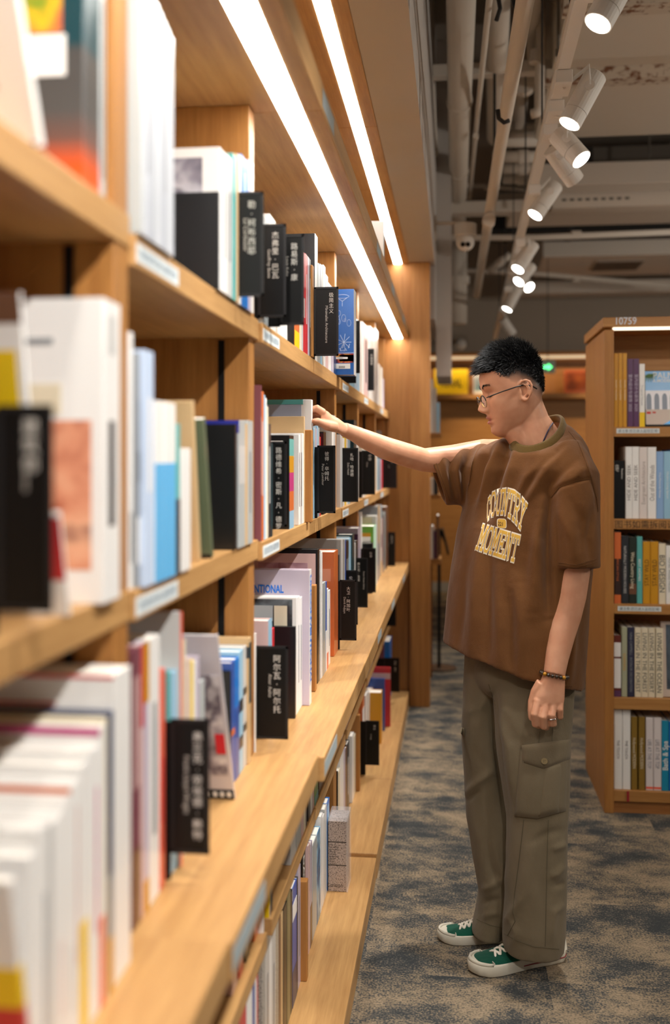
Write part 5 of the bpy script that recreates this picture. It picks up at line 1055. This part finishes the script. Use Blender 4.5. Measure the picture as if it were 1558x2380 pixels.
for v, ul, ur, rho, tilt in KR:
    dc = 2.81; c_ = at((ul + ur) / 2, v, dc); W = (ur - ul) / 2 / F * dc
    a_ = W / math.sqrt((tl.dot(RX)) ** 2 + (rho * tf.dot(RX)) ** 2); rings.append(ell(c_, a_, a_ * rho, 2.25, tilt))
c0_ = [collar_at(j) for j in range(64)]
def outw(p, q, f, up): r_ = p.lerp(q, f); r_.z = p.z + (q.z - p.z) * up; return r_
top_ = [[cc.lerp(p, .80) - Vector((0, 0, .03)) for p in c0_], [cc.lerp(p, .98) - Vector((0, 0, .006)) for p in c0_], [cc.lerp(p, 1.10) - Vector((0, 0, .006)) for p in c0_],
        [outw(p, q_, .38, .13) for p, q_ in zip(c0_, rings[0])], [outw(p, q_, .68, .36) for p, q_ in zip(c0_, rings[0])], [outw(p, q_, .90, .70) for p, q_ in zip(c0_, rings[0])]]
btm = rings[-1]; cb = sum(btm, Vector()) / 64
tee.loft(top_ + rings + [[cb.lerp(p, .92) + Vector((0, 0, .002)) for p in btm], [cb.lerp(p, .86) + Vector((0, 0, .05)) for p in btm], [cb.lerp(p, .5) + Vector((0, 0, .12)) for p in btm]])
def sleeve(pts, rad, n=40, sx=1.):
    pts = [Vector(p) for p in pts]; N = len(pts); ax = (pts[-1] - pts[-2]).normalized()
    inner = [pts[-1] - ax * .002, pts[-1] - ax * .07]
    tee.tube(pts + inner, rad + [rad[-1] - .009, rad[-1] - .022], n)
sleeve([at(1282, 1078, 2.755), at(1320, 1066, 2.70), at(1338, 1110, 2.665), at(1340, 1180, 2.65), at(1342, 1250, 2.64), at(1344, 1322, 2.632)], [.042, .057, .0635, .0625, .0605, .0590])
R_ = []
for (u0_, v0_, u1_, v1_, d_, rd_) in ((1205, 1020, 1185, 1190, 2.885, .088), (1150, 1026, 1135, 1186, 2.92, .088), (1100, 1034, 1098, 1176, 2.93, .082), (1052, 1041, 1064, 1175, 2.92, .078), (990, 1044, 1037, 1175, 2.905, .072)):
    A_, B_ = at(u0_, v0_, d_), at(u1_, v1_, d_); c_ = (A_ + B_) / 2; h_ = (A_ - B_) / 2
    R_.append([c_ + h_ * math.cos(t) + RY * rd_ * math.sin(t) for t in [2 * math.pi * j / 44 for j in range(44)]])
c_ = sum(R_[-1], Vector()) / 44; R_ += [[c_ + (p - c_) * .86 for p in R_[-1]], [c_ + (p - c_) * .72 + RX * .06 + RZ * .01 for p in R_[-1]]]
tee.loft(R_)
tm = remesh(tee, .0042, 10, .5)
folds(tm, [(((1186, 1022), (1160, 1090), (1140, 1150), (1130, 1215)), -.026, 11), (((1168, 1026), (1138, 1090), (1118, 1170)), .013, 9), (((1142, 1032), (1118, 1090), (1104, 1165)), -.014, 8), (((1200, 1045), (1182, 1110), (1166, 1190)), .012, 11),
           (((1122, 1036), (1096, 1090), (1088, 1165)), .011, 8), (((1098, 1040), (1078, 1095), (1080, 1165)), -.011, 7), (((1075, 1046), (1062, 1095), (1074, 1168)), .010, 7), (((1052, 1048), (1046, 1095), (1060, 1165)), -.009, 7), (((1028, 1056), (1034, 1095), (1050, 1165)), .006, 7), (((1014, 1062), (1026, 1095), (1042, 1140)), -.004, 6),
           (((1330, 1035), (1270, 1090), (1222, 1165)), .008, 11), (((1305, 1045), (1245, 1100), (1200, 1180)), -.008, 10), (((1290, 1060), (1225, 1110), (1185, 1200)), .007, 11), (((1350, 1060), (1300, 1105), (1262, 1150)), -.007, 10), (((1362, 1085), (1325, 1120)), .005, 9),
           (((1280, 1125), (1270, 1250), (1276, 1440)), -.022, 11), (((1262, 1180), (1244, 1300), (1236, 1430)), .008, 16), (((1240, 1190), (1222, 1300), (1216, 1400)), -.005, 14), (((1120, 1230), (1106, 1380), (1096, 1530)), .011, 15), (((1138, 1240), (1134, 1400), (1132, 1545)), -.010, 13), (((1158, 1330), (1160, 1450), (1160, 1560)), .007, 15),
           (((1205, 1350), (1212, 1450), (1214, 1570)), .009, 18), (((1185, 1380), (1188, 1470), (1190, 1565)), -.007, 14), (((1085, 1290), (1074, 1420), (1066, 1510)), -.007, 10), (((1340, 1390), (1332, 1480), (1326, 1590)), .009, 9), (((1322, 1400), (1316, 1480), (1308, 1590)), -.010, 8), (((1278, 1158), (1300, 1132), (1340, 1118), (1374, 1112)), -.006, 4), (((1374, 1112), (1386, 1150), (1390, 1190)), -.004, 4),
           (((1300, 1180), (1330, 1250), (1338, 1310)), .006, 13), (((1320, 1150), (1350, 1210), (1356, 1290)), -.006, 11), (((1384, 1170), (1368, 1250), (1374, 1310)), -.006, 9), (((1350, 1035), (1366, 1085), (1376, 1116)), .004, 4), (((1215, 1200), (1280, 1330)), .004, 20)], .0032, 3.)
bvh_t = BVHTree.FromPolygons([v.co.copy() for v in tm.vertices], [tuple(p.vertices) for p in tm.polygons])
def cloth(name, c1_, c2_, sc_=420, bump=.25):
    m = bpy.data.materials.new(name); m.use_nodes = True; nt = m.node_tree; b = nt.nodes['Principled BSDF']
    n1 = nt.nodes.new('ShaderNodeTexNoise'); n1.inputs['Scale'].default_value = 9; n1.inputs['Detail'].default_value = 6; nt.links.new(mapped(nt, (1, 1, .6)), n1.inputs['Vector'])
    r_ = ramp(nt, n1.outputs['Fac'], [(.3, lin(c1_)), (.7, lin(c2_))]); nt.links.new(r_.outputs[0], b.inputs['Base Color']); b.inputs['Roughness'].default_value = .9; b.inputs['Specular IOR Level'].default_value = .15
    b.inputs['Sheen Weight'].default_value = .12; b.inputs['Sheen Roughness'].default_value = .5
    n2 = nt.nodes.new('ShaderNodeTexNoise'); n2.inputs['Scale'].default_value = sc_; nt.links.new(mapped(nt, (1, 1, 1)), n2.inputs['Vector'])
    n3 = nt.nodes.new('ShaderNodeTexNoise'); n3.inputs['Scale'].default_value = 38; n3.inputs['Detail'].default_value = 4; nt.links.new(mapped(nt, (1, 1, .7)), n3.inputs['Vector'])
    ad = nt.nodes.new('ShaderNodeMath'); ad.operation = 'MULTIPLY_ADD'; ad.inputs[1].default_value = 5.; nt.links.new(n3.outputs['Fac'], ad.inputs[0]); nt.links.new(n2.outputs['Fac'], ad.inputs[2])
    q_ = nt.nodes.new('ShaderNodeBump'); q_.inputs['Strength'].default_value = bump; q_.inputs['Distance'].default_value = .0016; nt.links.new(ad.outputs[0], q_.inputs['Height']); nt.links.new(q_.outputs['Normal'], b.inputs['Normal']); return m
BROWN = cloth('brown_cotton', '623f20', '704a28')
TEE = put(tm, 't_shirt', BROWN, PERSON); TEE['label'] = 'oversized brown cotton T-shirt with yellow lettering'
def on_surf(bvh, u, v, lift=0., back=2.9):
    dr = (at(u, v, 3.) - EYE).normalized(); h_ = bvh.ray_cast(EYE, dr)
    if h_[0] is None: return at(u, v, back)
    return h_[0] - dr * lift
# collar: ribbed ring round the neck
cl = MB(); ring = crom([at(*p) for p in cp], 60); cc = sum(ring, Vector()) / 60
rg = []
for p in ring:
    o_ = (p - cc); o_.z = 0; o_.normalize()
    rg.append([p + o_ * x + Vector((0, 0, z)) for x, z in ((-.006, .012), (0, .015), (.005, .010), (.011, -.006), (.014, -.014), (.008, -.016), (.0, -.006), (-.005, .004))])
cl.loft(rg, closed=True); cl.build('collar', cloth('collar_rib', '5f4a22', '66502a', 300), TEE, smooth=True, fix=True)

# printed lettering, slab capitals in an arch
GLY = {'C': [(.9, .72, .9, .92), (.9, .85, .7, .97), (.7, .97, .3, .97), (.3, .97, .1, .75), (.1, .75, .1, .25), (.1, .25, .3, .03), (.3, .03, .7, .03), (.7, .03, .9, .25)],
       'O': [(.3, .97, .7, .97), (.7, .97, .9, .75), (.9, .75, .9, .25), (.9, .25, .7, .03), (.7, .03, .3, .03), (.3, .03, .1, .25), (.1, .25, .1, .75), (.1, .75, .3, .97)],
       'U': [(.18, .95, .18, .25), (.18, .25, .36, .03), (.36, .03, .64, .03), (.64, .03, .82, .25), (.82, .25, .82, .95), (.0, .97, .36, .97), (.64, .97, 1, .97)],
       'N': [(.18, .03, .18, .97), (.18, .97, .82, .03), (.82, .03, .82, .97), (.0, .03, .36, .03), (.0, .97, .25, .97), (.64, .97, 1, .97)],
       'T': [(.5, .03, .5, .97), (.04, .97, .96, .97), (.3, .03, .7, .03), (.06, .97, .06, .74), (.94, .97, .94, .74)],
       'R': [(.18, .03, .18, .97), (.05, .97, .65, .97), (.65, .97, .85, .8), (.85, .8, .85, .62), (.85, .62, .65, .48), (.65, .48, .18, .48), (.5, .48, .88, .03), (.0, .03, .36, .03), (.7, .03, 1, .03)],
       'Y': [(.5, .03, .5, .45), (.5, .45, .15, .97), (.5, .45, .85, .97), (.3, .03, .7, .03), (.0, .97, .34, .97), (.66, .97, 1, .97)],
       'M': [(.16, .03, .16, .97), (.16, .97, .5, .35), (.5, .35, .84, .97), (.84, .97, .84, .03), (.0, .03, .32, .03), (.68, .03, 1, .03), (.0, .97, .2, .97), (.8, .97, 1, .97)],
       'E': [(.18, .03, .18, .97), (.02, .97, .9, .97), (.02, .03, .92, .03), (.18, .5, .62, .5), (.9, .97, .9, .74), (.92, .03, .92, .26), (.62, .62, .62, .38)]}
CR = lambda x, y: (980 + x / 2.8325, 780 + y / 2.8325)
TOP = [(432, 1090), (462, 1040), (510, 1018), (565, 1012), (612, 1026), (655, 1062), (700, 1118)]; BOT = [(430, 1222), (455, 1190), (496, 1174), (540, 1172), (585, 1196), (625, 1236), (662, 1288)]
def along(P, t): k_ = np.linspace(0, 1, len(P)); return np.array([np.interp(t, k_, [p[0] for p in P]), np.interp(t, k_, [p[1] for p in P])])
def arch(t, h_): p = along(BOT, t) * (1 - h_) + along(TOP, t) * h_; return CR(*p)
def flat(t, h_):
    tl_, tr_, bl_, br_ = np.array((402, 1246)), np.array((654, 1324)), np.array((355, 1402)), np.array((622, 1490))
    p = (bl_ * (1 - t) + br_ * t) * (1 - h_) + (tl_ * (1 - t) + tr_ * t) * h_; return CR(*p)
def print_word(word, fn, wd_, lift, mb, grow):
    n = len(word)
    for i, ch in enumerate(word):
        for (xa, ya, xb, yb) in GLY[ch]:
            L = math.hypot((xb - xa) * .75, yb - ya) or 1e-6; dx, dy = (xb - xa) * .75 / L, (yb - ya) / L; e = grow * .5
            ns_ = max(1, int(L * 8)); row = []
            for k_ in range(ns_ + 1):
                f_ = -e * .8 + (L + 1.6 * e) * k_ / ns_; cx, cy = xa * .75 + dx * f_, ya + dy * f_
                row.append([(cx - dy * e, cy + dx * e), (cx + dy * e, cy - dx * e)])
            for k_ in range(ns_):
                q4 = [row[k_][0], row[k_][1], row[k_ + 1][1], row[k_ + 1][0]]; n0 = len(mb.v)
                for (x, y) in q4: mb.v.append(tuple(on_surf(bvh_t, *fn((i + .06 + .88 * x / .75) / n, y), lift)))
                mb.f.append((n0, n0 + 1, n0 + 2, n0 + 3))
for grow, lift, m, nm in ((.24, .0010, mat('f3ead8', .7), 'lettering_outline'), (.125, .0018, mat('e2b44a', .7), 'lettering')):
    mb = MB(); print_word('COUNTRY', arch, 0, lift, mb, grow); print_word('MOMENT', flat, 0, lift, mb, grow)
    def rr_box(w_, h_):
        pts = [CR(529 + w_ * math.copysign(abs(math.cos(t)) ** .5, math.cos(t)), 1237 + h_ * math.copysign(abs(math.sin(t)) ** .5, math.sin(t)) + .12 * w_ * math.cos(t)) for t in [2 * math.pi * j / 24 for j in range(24)]]
        n0 = len(mb.v); mb.v.append(tuple(on_surf(bvh_t, *CR(529, 1237), lift)))
        for p in pts: mb.v.append(tuple(on_surf(bvh_t, *p, lift)))
        mb.f.extend([(n0, n0 + 1 + j, n0 + 1 + (j + 1) % 24) for j in range(24)])
    rr_box(32 if grow > .2 else 28, 33 if grow > .2 else 29); mb.build(nm, m, TEE)
me = text_mesh('221', .02); mb = MB(); w0 = max(v.co.x for v in me.vertices)
n0 = len(mb.v); mb.v += [tuple(on_surf(bvh_t, *CR(522 + v.co.x * 24 - 0, 1252 - v.co.y * 36 + v.co.x * 3), .0026)) for v in me.vertices]; mb.f += [tuple(p.vertices) for p in me.polygons]
mb.build('badge_lettering', mat('5a3a1e', .8), TEE)
# stitched hems
g = MB()
def seam(pts, mb, bvh, w_=1.1, lift=.0012):
    P_ = []
    for (a_, b2) in zip(pts, pts[1:]):
        n_ = max(2, int(math.hypot(b2[0] - a_[0], b2[1] - a_[1]) / 9))
        for k_ in range(n_): P_.append((a_[0] + (b2[0] - a_[0]) * k_ / n_, a_[1] + (b2[1] - a_[1]) * k_ / n_))
    P_.append(pts[-1]); Q_ = []
    for p in P_:
        dr = (at(p[0], p[1], 3.) - EYE).normalized(); h_ = bvh.ray_cast(EYE, dr)
        if h_[0] is not None: Q_.append(h_[0] - dr * lift)
    if len(Q_) > 2: mb.tube(Q_, w_ * .0006, 5)
seam([(1046, 1490), (1075, 1530), (1120, 1556), (1200, 1576), (1290, 1592), (1330, 1596)], g, bvh_t); seam([(1298, 1314), (1340, 1320), (1388, 1306)], g, bvh_t); seam([(1299, 1308), (1340, 1313), (1388, 1299)], g, bvh_t)
seam([(1280, 1158), (1300, 1133), (1340, 1119), (1376, 1113)], g, bvh_t); seam([(1322, 1002), (1345, 1030), (1366, 1085), (1376, 1113)], g, bvh_t); seam([(1005, 1050), (1046, 1164)], g, bvh_t); seam([(1376, 1113), (1388, 1160), (1391, 1190)], g, bvh_t)
g.build('stitching', mat('5a3817', .9), TEE)

# ---- trousers
tr = MB()
def leg(K, rY, drift=0):
    rings = []
    for v, ul, ur, d in K:
        c_ = at((ul + ur) / 2, v, d); W = (ur - ul) / 2 / F * d
        rings.append([c_ + RX * W * math.copysign(abs(math.cos(t)) ** .92, math.cos(t)) + RY * rY * math.copysign(abs(math.sin(t)) ** .92, math.sin(t)) for t in [2 * math.pi * j / 48 for j in range(48)]])
    c_ = sum(rings[-1], Vector()) / 48; inn = [[c_ + (p - c_) * .80 for p in rings[-1]], [c_ + (p - c_) * .6 + Vector((0, 0, .03)) for p in rings[-1]]]
    tr.loft(rings + inn)
leg([(1500, 1140, 1338, 2.79), (1560, 1144, 1336, 2.775), (1640, 1147, 1332, 2.755), (1720, 1152, 1328, 2.745), (1800, 1163, 1325, 2.74), (1900, 1178, 1319, 2.74), (2000, 1179, 1316, 2.745), (2080, 1175, 1315, 2.75), (2150, 1169, 1314, 2.755), (2180, 1168, 1312, 2.76), (2203, 1170, 1310, 2.765)], .088)
leg([(1500, 1082, 1210, 2.88), (1560, 1080, 1205, 2.885), (1640, 1075, 1200, 2.89), (1720, 1074, 1196, 2.895), (1800, 1078, 1194, 2.9), (1900, 1085, 1202, 2.9), (2000, 1101, 1200, 2.9), (2070, 1113, 1192, 2.9), (2115, 1108, 1186, 2.9), (2145, 1101, 1174, 2.9), (2166, 1098, 1170, 2.9)], .080)
tr.ball(at(1208, 1560, 2.83), .13, 24, 16, (1.0, 1.0, .7))
pm = remesh(tr, .0048, 6, .5)
folds(pm, [(((1152, 1600), (1150, 1680), (1160, 1780), (1178, 1900)), -.012, 12), (((1150, 1590), (1120, 1640), (1085, 1660)), .005, 10), (((1080, 1845), (1115, 1815), (1150, 1790)), .008, 9), (((1078, 1862), (1120, 1838)), -.006, 7), (((1170, 1640), (1210, 1700), (1250, 1720)), .004, 14), (((1155, 1660), (1185, 1740), (1190, 1840)), .006, 12),
           (((1122, 2068), (1142, 2060), (1168, 2040)), .007, 9), (((1122, 2100), (1138, 2094), (1165, 2090)), -.006, 8), (((1122, 2132), (1142, 2124), (1168, 2120)), .005, 8), (((1180, 2130), (1200, 2170), (1190, 2200)), .005, 9), (((1172, 2145), (1195, 2115), (1215, 2080)), .006, 9), (((1312, 2010), (1296, 2030), (1280, 2040)), .007, 8), (((1314, 2050), (1290, 2062)), -.006, 7), (((1312, 2100), (1290, 2120), (1282, 2180)), .007, 9), (((1316, 1960), (1285, 1975)), .006, 8), (((1316, 1930), (1280, 1935), (1230, 1960)), -.004, 10),
           (((1150, 1960), (1165, 2020), (1172, 2060)), .008, 10), (((1130, 1940), (1140, 2010), (1160, 2060)), -.006, 9), (((1190, 1900), (1186, 1980), (1180, 2060)), .004, 12), (((1120, 1600), (1118, 1650), (1112, 1700)), .004, 10), (((1240, 1950), (1225, 2030), (1205, 2120)), .004, 14), (((1268, 1920), (1262, 2050), (1268, 2180)), -.002, 8)], .0030, 9.)
bvh_p = BVHTree.FromPolygons([v.co.copy() for v in pm.vertices], [tuple(p.vertices) for p in pm.polygons])
KHAKI = cloth('khaki_twill', '6e624c', '7d705a', 700, .3)
PANTS = put(pm, 'trousers', KHAKI, PERSON); PANTS['label'] = 'wide khaki cargo trousers'
def patch(top, bot, bvh, thick, nu=16, nv=12):
    g_ = MB(); f_ = []; b_ = []
    for j in range(nv + 1):
        for i in range(nu + 1):
            t = i / nu; A = np.array([np.interp(t, [p[2] for p in top], [p[0] for p in top]), np.interp(t, [p[2] for p in top], [p[1] for p in top])]); B = np.array([np.interp(t, [p[2] for p in bot], [p[0] for p in bot]), np.interp(t, [p[2] for p in bot], [p[1] for p in bot])])
            q_ = A + (B - A) * j / nv; p = on_surf(bvh, q_[0], q_[1], 0, 2.70); dr = (p - EYE).normalized()
            ed = min(i, nu - i, 1) * min(j, nv - j, 1)
            f_.append(p - dr * (thick * (.6 + .4 * ed))); b_.append(p + dr * .004)
    g_.v = [tuple(p) for p in f_ + b_]; o_ = len(f_); Wn = nu + 1
    for j in range(nv):
        for i in range(nu): k_ = j * Wn + i; g_.f.append((k_, k_ + Wn, k_ + Wn + 1, k_ + 1)); g_.f.append((o_ + k_, o_ + k_ + 1, o_ + k_ + Wn + 1, o_ + k_ + Wn))
    for i in range(nu): g_.f.append((i, i + 1, o_ + i + 1, o_ + i)); k_ = nv * Wn + i; g_.f.append((k_ + 1, k_, o_ + k_, o_ + k_ + 1))
    for j in range(nv): k_ = j * Wn; g_.f.append((k_ + Wn, k_, o_ + k_, o_ + k_ + Wn)); k_ = j * Wn + nu; g_.f.append((k_, k_ + Wn, o_ + k_ + Wn, o_ + k_))
    return g_
pk = patch([(1210, 1742, 0), (1270, 1738, .5), (1323, 1724, 1)], [(1196, 1897, 0), (1250, 1903, .5), (1316, 1885, 1)], bvh_p, .009).build('cargo_pocket', KHAKI, PANTS, smooth=True, fix=True)
pv = [Vector(v) for v in [x.co + WL[PANTS.name] for x in pk.data.vertices]]; bvh_k = BVHTree.FromPolygons(pv, [tuple(p.vertices) for p in pk.data.polygons])
fl = patch([(1213, 1732, 0), (1325, 1718, 1)], [(1214, 1772, 0), (1264, 1788, .47), (1325, 1764, 1)], bvh_p, .015, 16, 6).build('pocket_flap', KHAKI, pk, smooth=True, fix=True)
g = patch([(1266, 1784, 0), (1308, 1770, 1)], [(1252, 1898, 0), (1300, 1888, 1)], bvh_p, .0125, 8, 10); g.build('pocket_pleat', KHAKI, pk, smooth=True, fix=True)
pb_ = on_surf(bvh_p, 1266, 1769, .0165); nb = (EYE - pb_).normalized()
g = MB(); g.cyl(pb_, pb_ + nb * .003, .0082, 20); bt = g.build('button', mat('8a774e', .4), fl)
g = MB()
for sx_, sz_ in ((-1, -1), (1, -1), (-1, 1), (1, 1)): q_ = pb_ + nb * .0032 + RX * sx_ * .0018 + RZ * sz_ * .0018; g.cyl(q_, q_ + nb * .0004, .0009, 8)
g.build('button_holes', mat('4a3d26', .6), fl)
g = patch([(1073, 1690, 0), (1080, 1692, 1)], [(1071, 1705, 0), (1080, 1712, 1)], bvh_p, .012, 3, 3); g.build('far_pocket_flap', KHAKI, PANTS, smooth=True, fix=True)
g = MB()
seam([(1256, 1700), (1252, 1732)], g, bvh_p); seam([(1286, 1690), (1283, 1728)], g, bvh_p); seam([(1218, 1905), (1208, 1990), (1196, 2080), (1192, 2120), (1198, 2140), (1180, 2175)], g, bvh_p, 1.4); seam([(1275, 1905), (1272, 2000), (1270, 2100), (1268, 2200)], g, bvh_p, 1.4)
seam([(1172, 2170), (1200, 2185), (1240, 2200), (1300, 2206)], g, bvh_p); seam([(1136, 1590), (1146, 1620), (1152, 1640)], g, bvh_p); seam([(1108, 2136), (1140, 2150), (1166, 2156)], g, bvh_p)
g.build('stitching', mat('5e5642', .9), PANTS)

# ---- shoes
GREEN = cloth('green_canvas', '104838', '145341', 700, .3); RUB = mat('d9d2c0', .6, bump=.2, bscale=90); LEATH = mat('e6dfcd', .5); RED = mat('8c2f33', .5)
def shoe(toe, heel, lab):
    ax = (Vector(toe) - Vector(heel)); ax.z = 0; L = ax.length; ax.normalize(); sd = Vector((0, 0, 1)).cross(ax); o0 = Vector((heel[0], heel[1], 0))
    S = lambda x, y, z: o0 + ax * (x * L) + sd * (y * L) + Vector((0, 0, z * L))
    t = MB(); 
    OW = [(0, .0), (.015, .07), (.06, .115), (.2, .130), (.4, .128), (.6, .150), (.75, .165), (.87, .150), (.95, .105), (.99, .045), (1.0, .0)]
    hw = lambda x: float(np.interp(x, [p[0] for p in OW], [p[1] for p in OW]))
    xs = [.5 - .5 * math.cos(math.pi * i / 40) for i in range(41)]
    out = [(x, hw(x)) for x in xs] + [(x, -hw(x)) for x in xs[-2:0:-1]]
    toeup = lambda x: .018 * max(0, (x - .8) / .2) ** 2
    sole = MB(); sole.loft([[S(.5 + (x - .5) * k_, y * k_, z + toeup(x)) for x, y in out] for z, k_ in ((.004, .975), (.012, 1.0), (.06, 1.015), (.098 , 1.012), (.108, .985))])
    sh = sole.build('shoe', RUB, PERSON, smooth=True, bevel=0, fix=True); sh['label'] = lab
    st = MB(); st.tube([S(.5 + (x - .5) * 1.016, y * 1.02, .052) for x, y in out if x < .52], .0016, 6); st.build('sole_stripe', RED, sh)
    # upper
    HT = [(0.0, .26), (.10, .30), (.25, .29), (.40, .275), (.5, .25), (.62, .195), (.74, .150), (.86, .128), (.94, .112), (.985, .098)]
    up = MB(); R = []
    for i in range(32):
        x = .012 + .972 * i / 31; w_ = max(hw(x) * .97, .01); hgt = float(np.interp(x, [p[0] for p in HT], [p[1] for p in HT])); nar = float(np.interp(x, [0, .3, .6, .8, 1], [.55, .50, .62, .85, .95]))
        R.append([S(x, w_ * (1 - (1 - nar) * s_) * c2, .095 + (hgt - .095) * s_) for c2, s_ in [(math.copysign(abs(math.cos(a_)) ** .7, math.cos(a_)), math.sin(a_) ** .85 if 0 < a_ < math.pi else 0) for a_ in [math.pi * j / 16 for j in range(17)]]])
    up.loft(R); up.build('upper', GREEN, sh, smooth=True, fix=True)
    # toe bumper, heel and side leather
    tb = MB(); tb.loft([[S(.5 + (x - .5) * k_, y * k_, z + toeup(x)) for x, y in [q_ for q_ in out if q_[0] > .80]] for z, k_ in ((.098, 1.005), (.125, .985), (.128, .95), (.10, .93))], cap=False, closed=True); tb.build('toe_bumper', RUB, sh, smooth=True, fix=True)
    lt = MB()
    for s_ in (1, -1):
        rings = []
        for x, z0, z1 in ((.0, .10, .27), (.1, .10, .27), (.2, .11, .235), (.32, .135, .215), (.42, .165, .205), (.50, .185, .198)):
            w_ = hw(max(x, .02)) * .97; nar = float(np.interp(x, [0, .3, .6, .8, 1], [.55, .50, .62, .85, .95])); hgt = float(np.interp(x, [p[0] for p in HT], [p[1] for p in HT]))
            def wat(z): q_ = min(1, max(0, (z - .095) / (hgt - .095))); return w_ * (1 - (1 - nar) * q_) * max(.05, (1 - q_ ** 2.35)) ** .35
            rings.append([S(x, s_ * (wat(z0) + .008), z0), S(x, s_ * (wat(z1) + .010), z1), S(x, s_ * (wat(z1) - .01), z1), S(x, s_ * (wat(z0) - .01), z0)])
        lt.loft(rings)
    lt.build('side_stripe', LEATH, sh, smooth=False, fix=True)
    # laces across the tongue
    lc = MB(); 
    for k_ in range(5):
        x = .50 + .055 * k_; hg = float(np.interp(x, [p[0] for p in HT], [p[1] for p in HT])); w_ = .055 + .004 * k_
        for s_ in (1, -1):
            lc.tube([S(x - .015, -s_ * w_, hg - .022), S(x - .004, -s_ * w_ * .5, hg + .006), S(x + .012, 0, hg + .010), S(x + .028, s_ * w_ * .5, hg - .004), S(x + .04, s_ * w_, hg - .035)], .0036, 6)
    lc.tube([S(.52, .0, .252), S(.54, .05, .245), S(.56, .10, .19), S(.55, .118, .15)], .0028, 6); lc.tube([S(.52, .0, .252), S(.53, -.04, .26), S(.55, -.08, .22)], .0028, 6)
    lc.build('laces', mat('efe6d6', .8), sh, smooth=True); 
    tg = MB(); tg.loft([[S(x, y, float(np.interp(x, [p[0] for p in HT], [p[1] for p in HT])) + dz - abs(y) * .25) for y in (-.05, -.02, .02, .05)] + [S(x, y, float(np.interp(x, [p[0] for p in HT], [p[1] for p in HT])) - .02) for y in (.05, -.05)] for x, dz in ((.44, .02), (.55, .002), (.7, .0))]); tg.build('tongue', GREEN, sh, fix=True)
    return sh
def floor_pt(u, v): d = H * F / (v - HY); p = at(u, v, d); p.z = 0; return p
tn, hn = floor_pt(1091, 2262), floor_pt(1309, 2222)
shoe(tn, hn, 'near green canvas shoe with white laces'); tf_, hf = floor_pt(1018, 2184), floor_pt(1222, 2182)
shoe(tf_, hf, 'far green canvas shoe with white laces')
# ---- bracelet, ring, necklace
bc = at(1289, 1566, 2.60); g = MB(); g2 = MB()
for k_ in range(20):
    t = 2 * math.pi * k_ / 20; p = bc + (RX * .985 + RZ * -.17) * math.cos(t) * .0345 + RY * math.sin(t) * .027 + RZ * -.002
    (g2 if k_ % 5 == 2 else g).ball(p, .0052, 10, 8)
brl = g.build('bracelet', mat('2d2012', .2, .6, coat=.5), PERSON, smooth=True, label='dark brown bead bracelet'); g2.build('amber_bead', mat('b07a1c', .25), brl, smooth=True)
rc = at(1282.5, 1670, 2.581); g = MB(); g.tube([rc + (RX * math.cos(t) + RY * math.sin(t)) * .0108 + RZ * .0015 * math.cos(t) for t in [2 * math.pi * j / 20 for j in range(20)]], .0018, 6, closed=True); g.build('finger_ring', mat('d8d8d8', .15, .5, 1.), PERSON, smooth=True)
g = MB(); g.tube([at(1286, 983, 2.765), at(1281, 990, 2.748), at(1273, 1004, 2.738), at(1267, 1018, 2.735), at(1262, 1030, 2.735)], .0022, 6); g.build('necklace', mat('3a2d44', .5), PERSON, smooth=True)
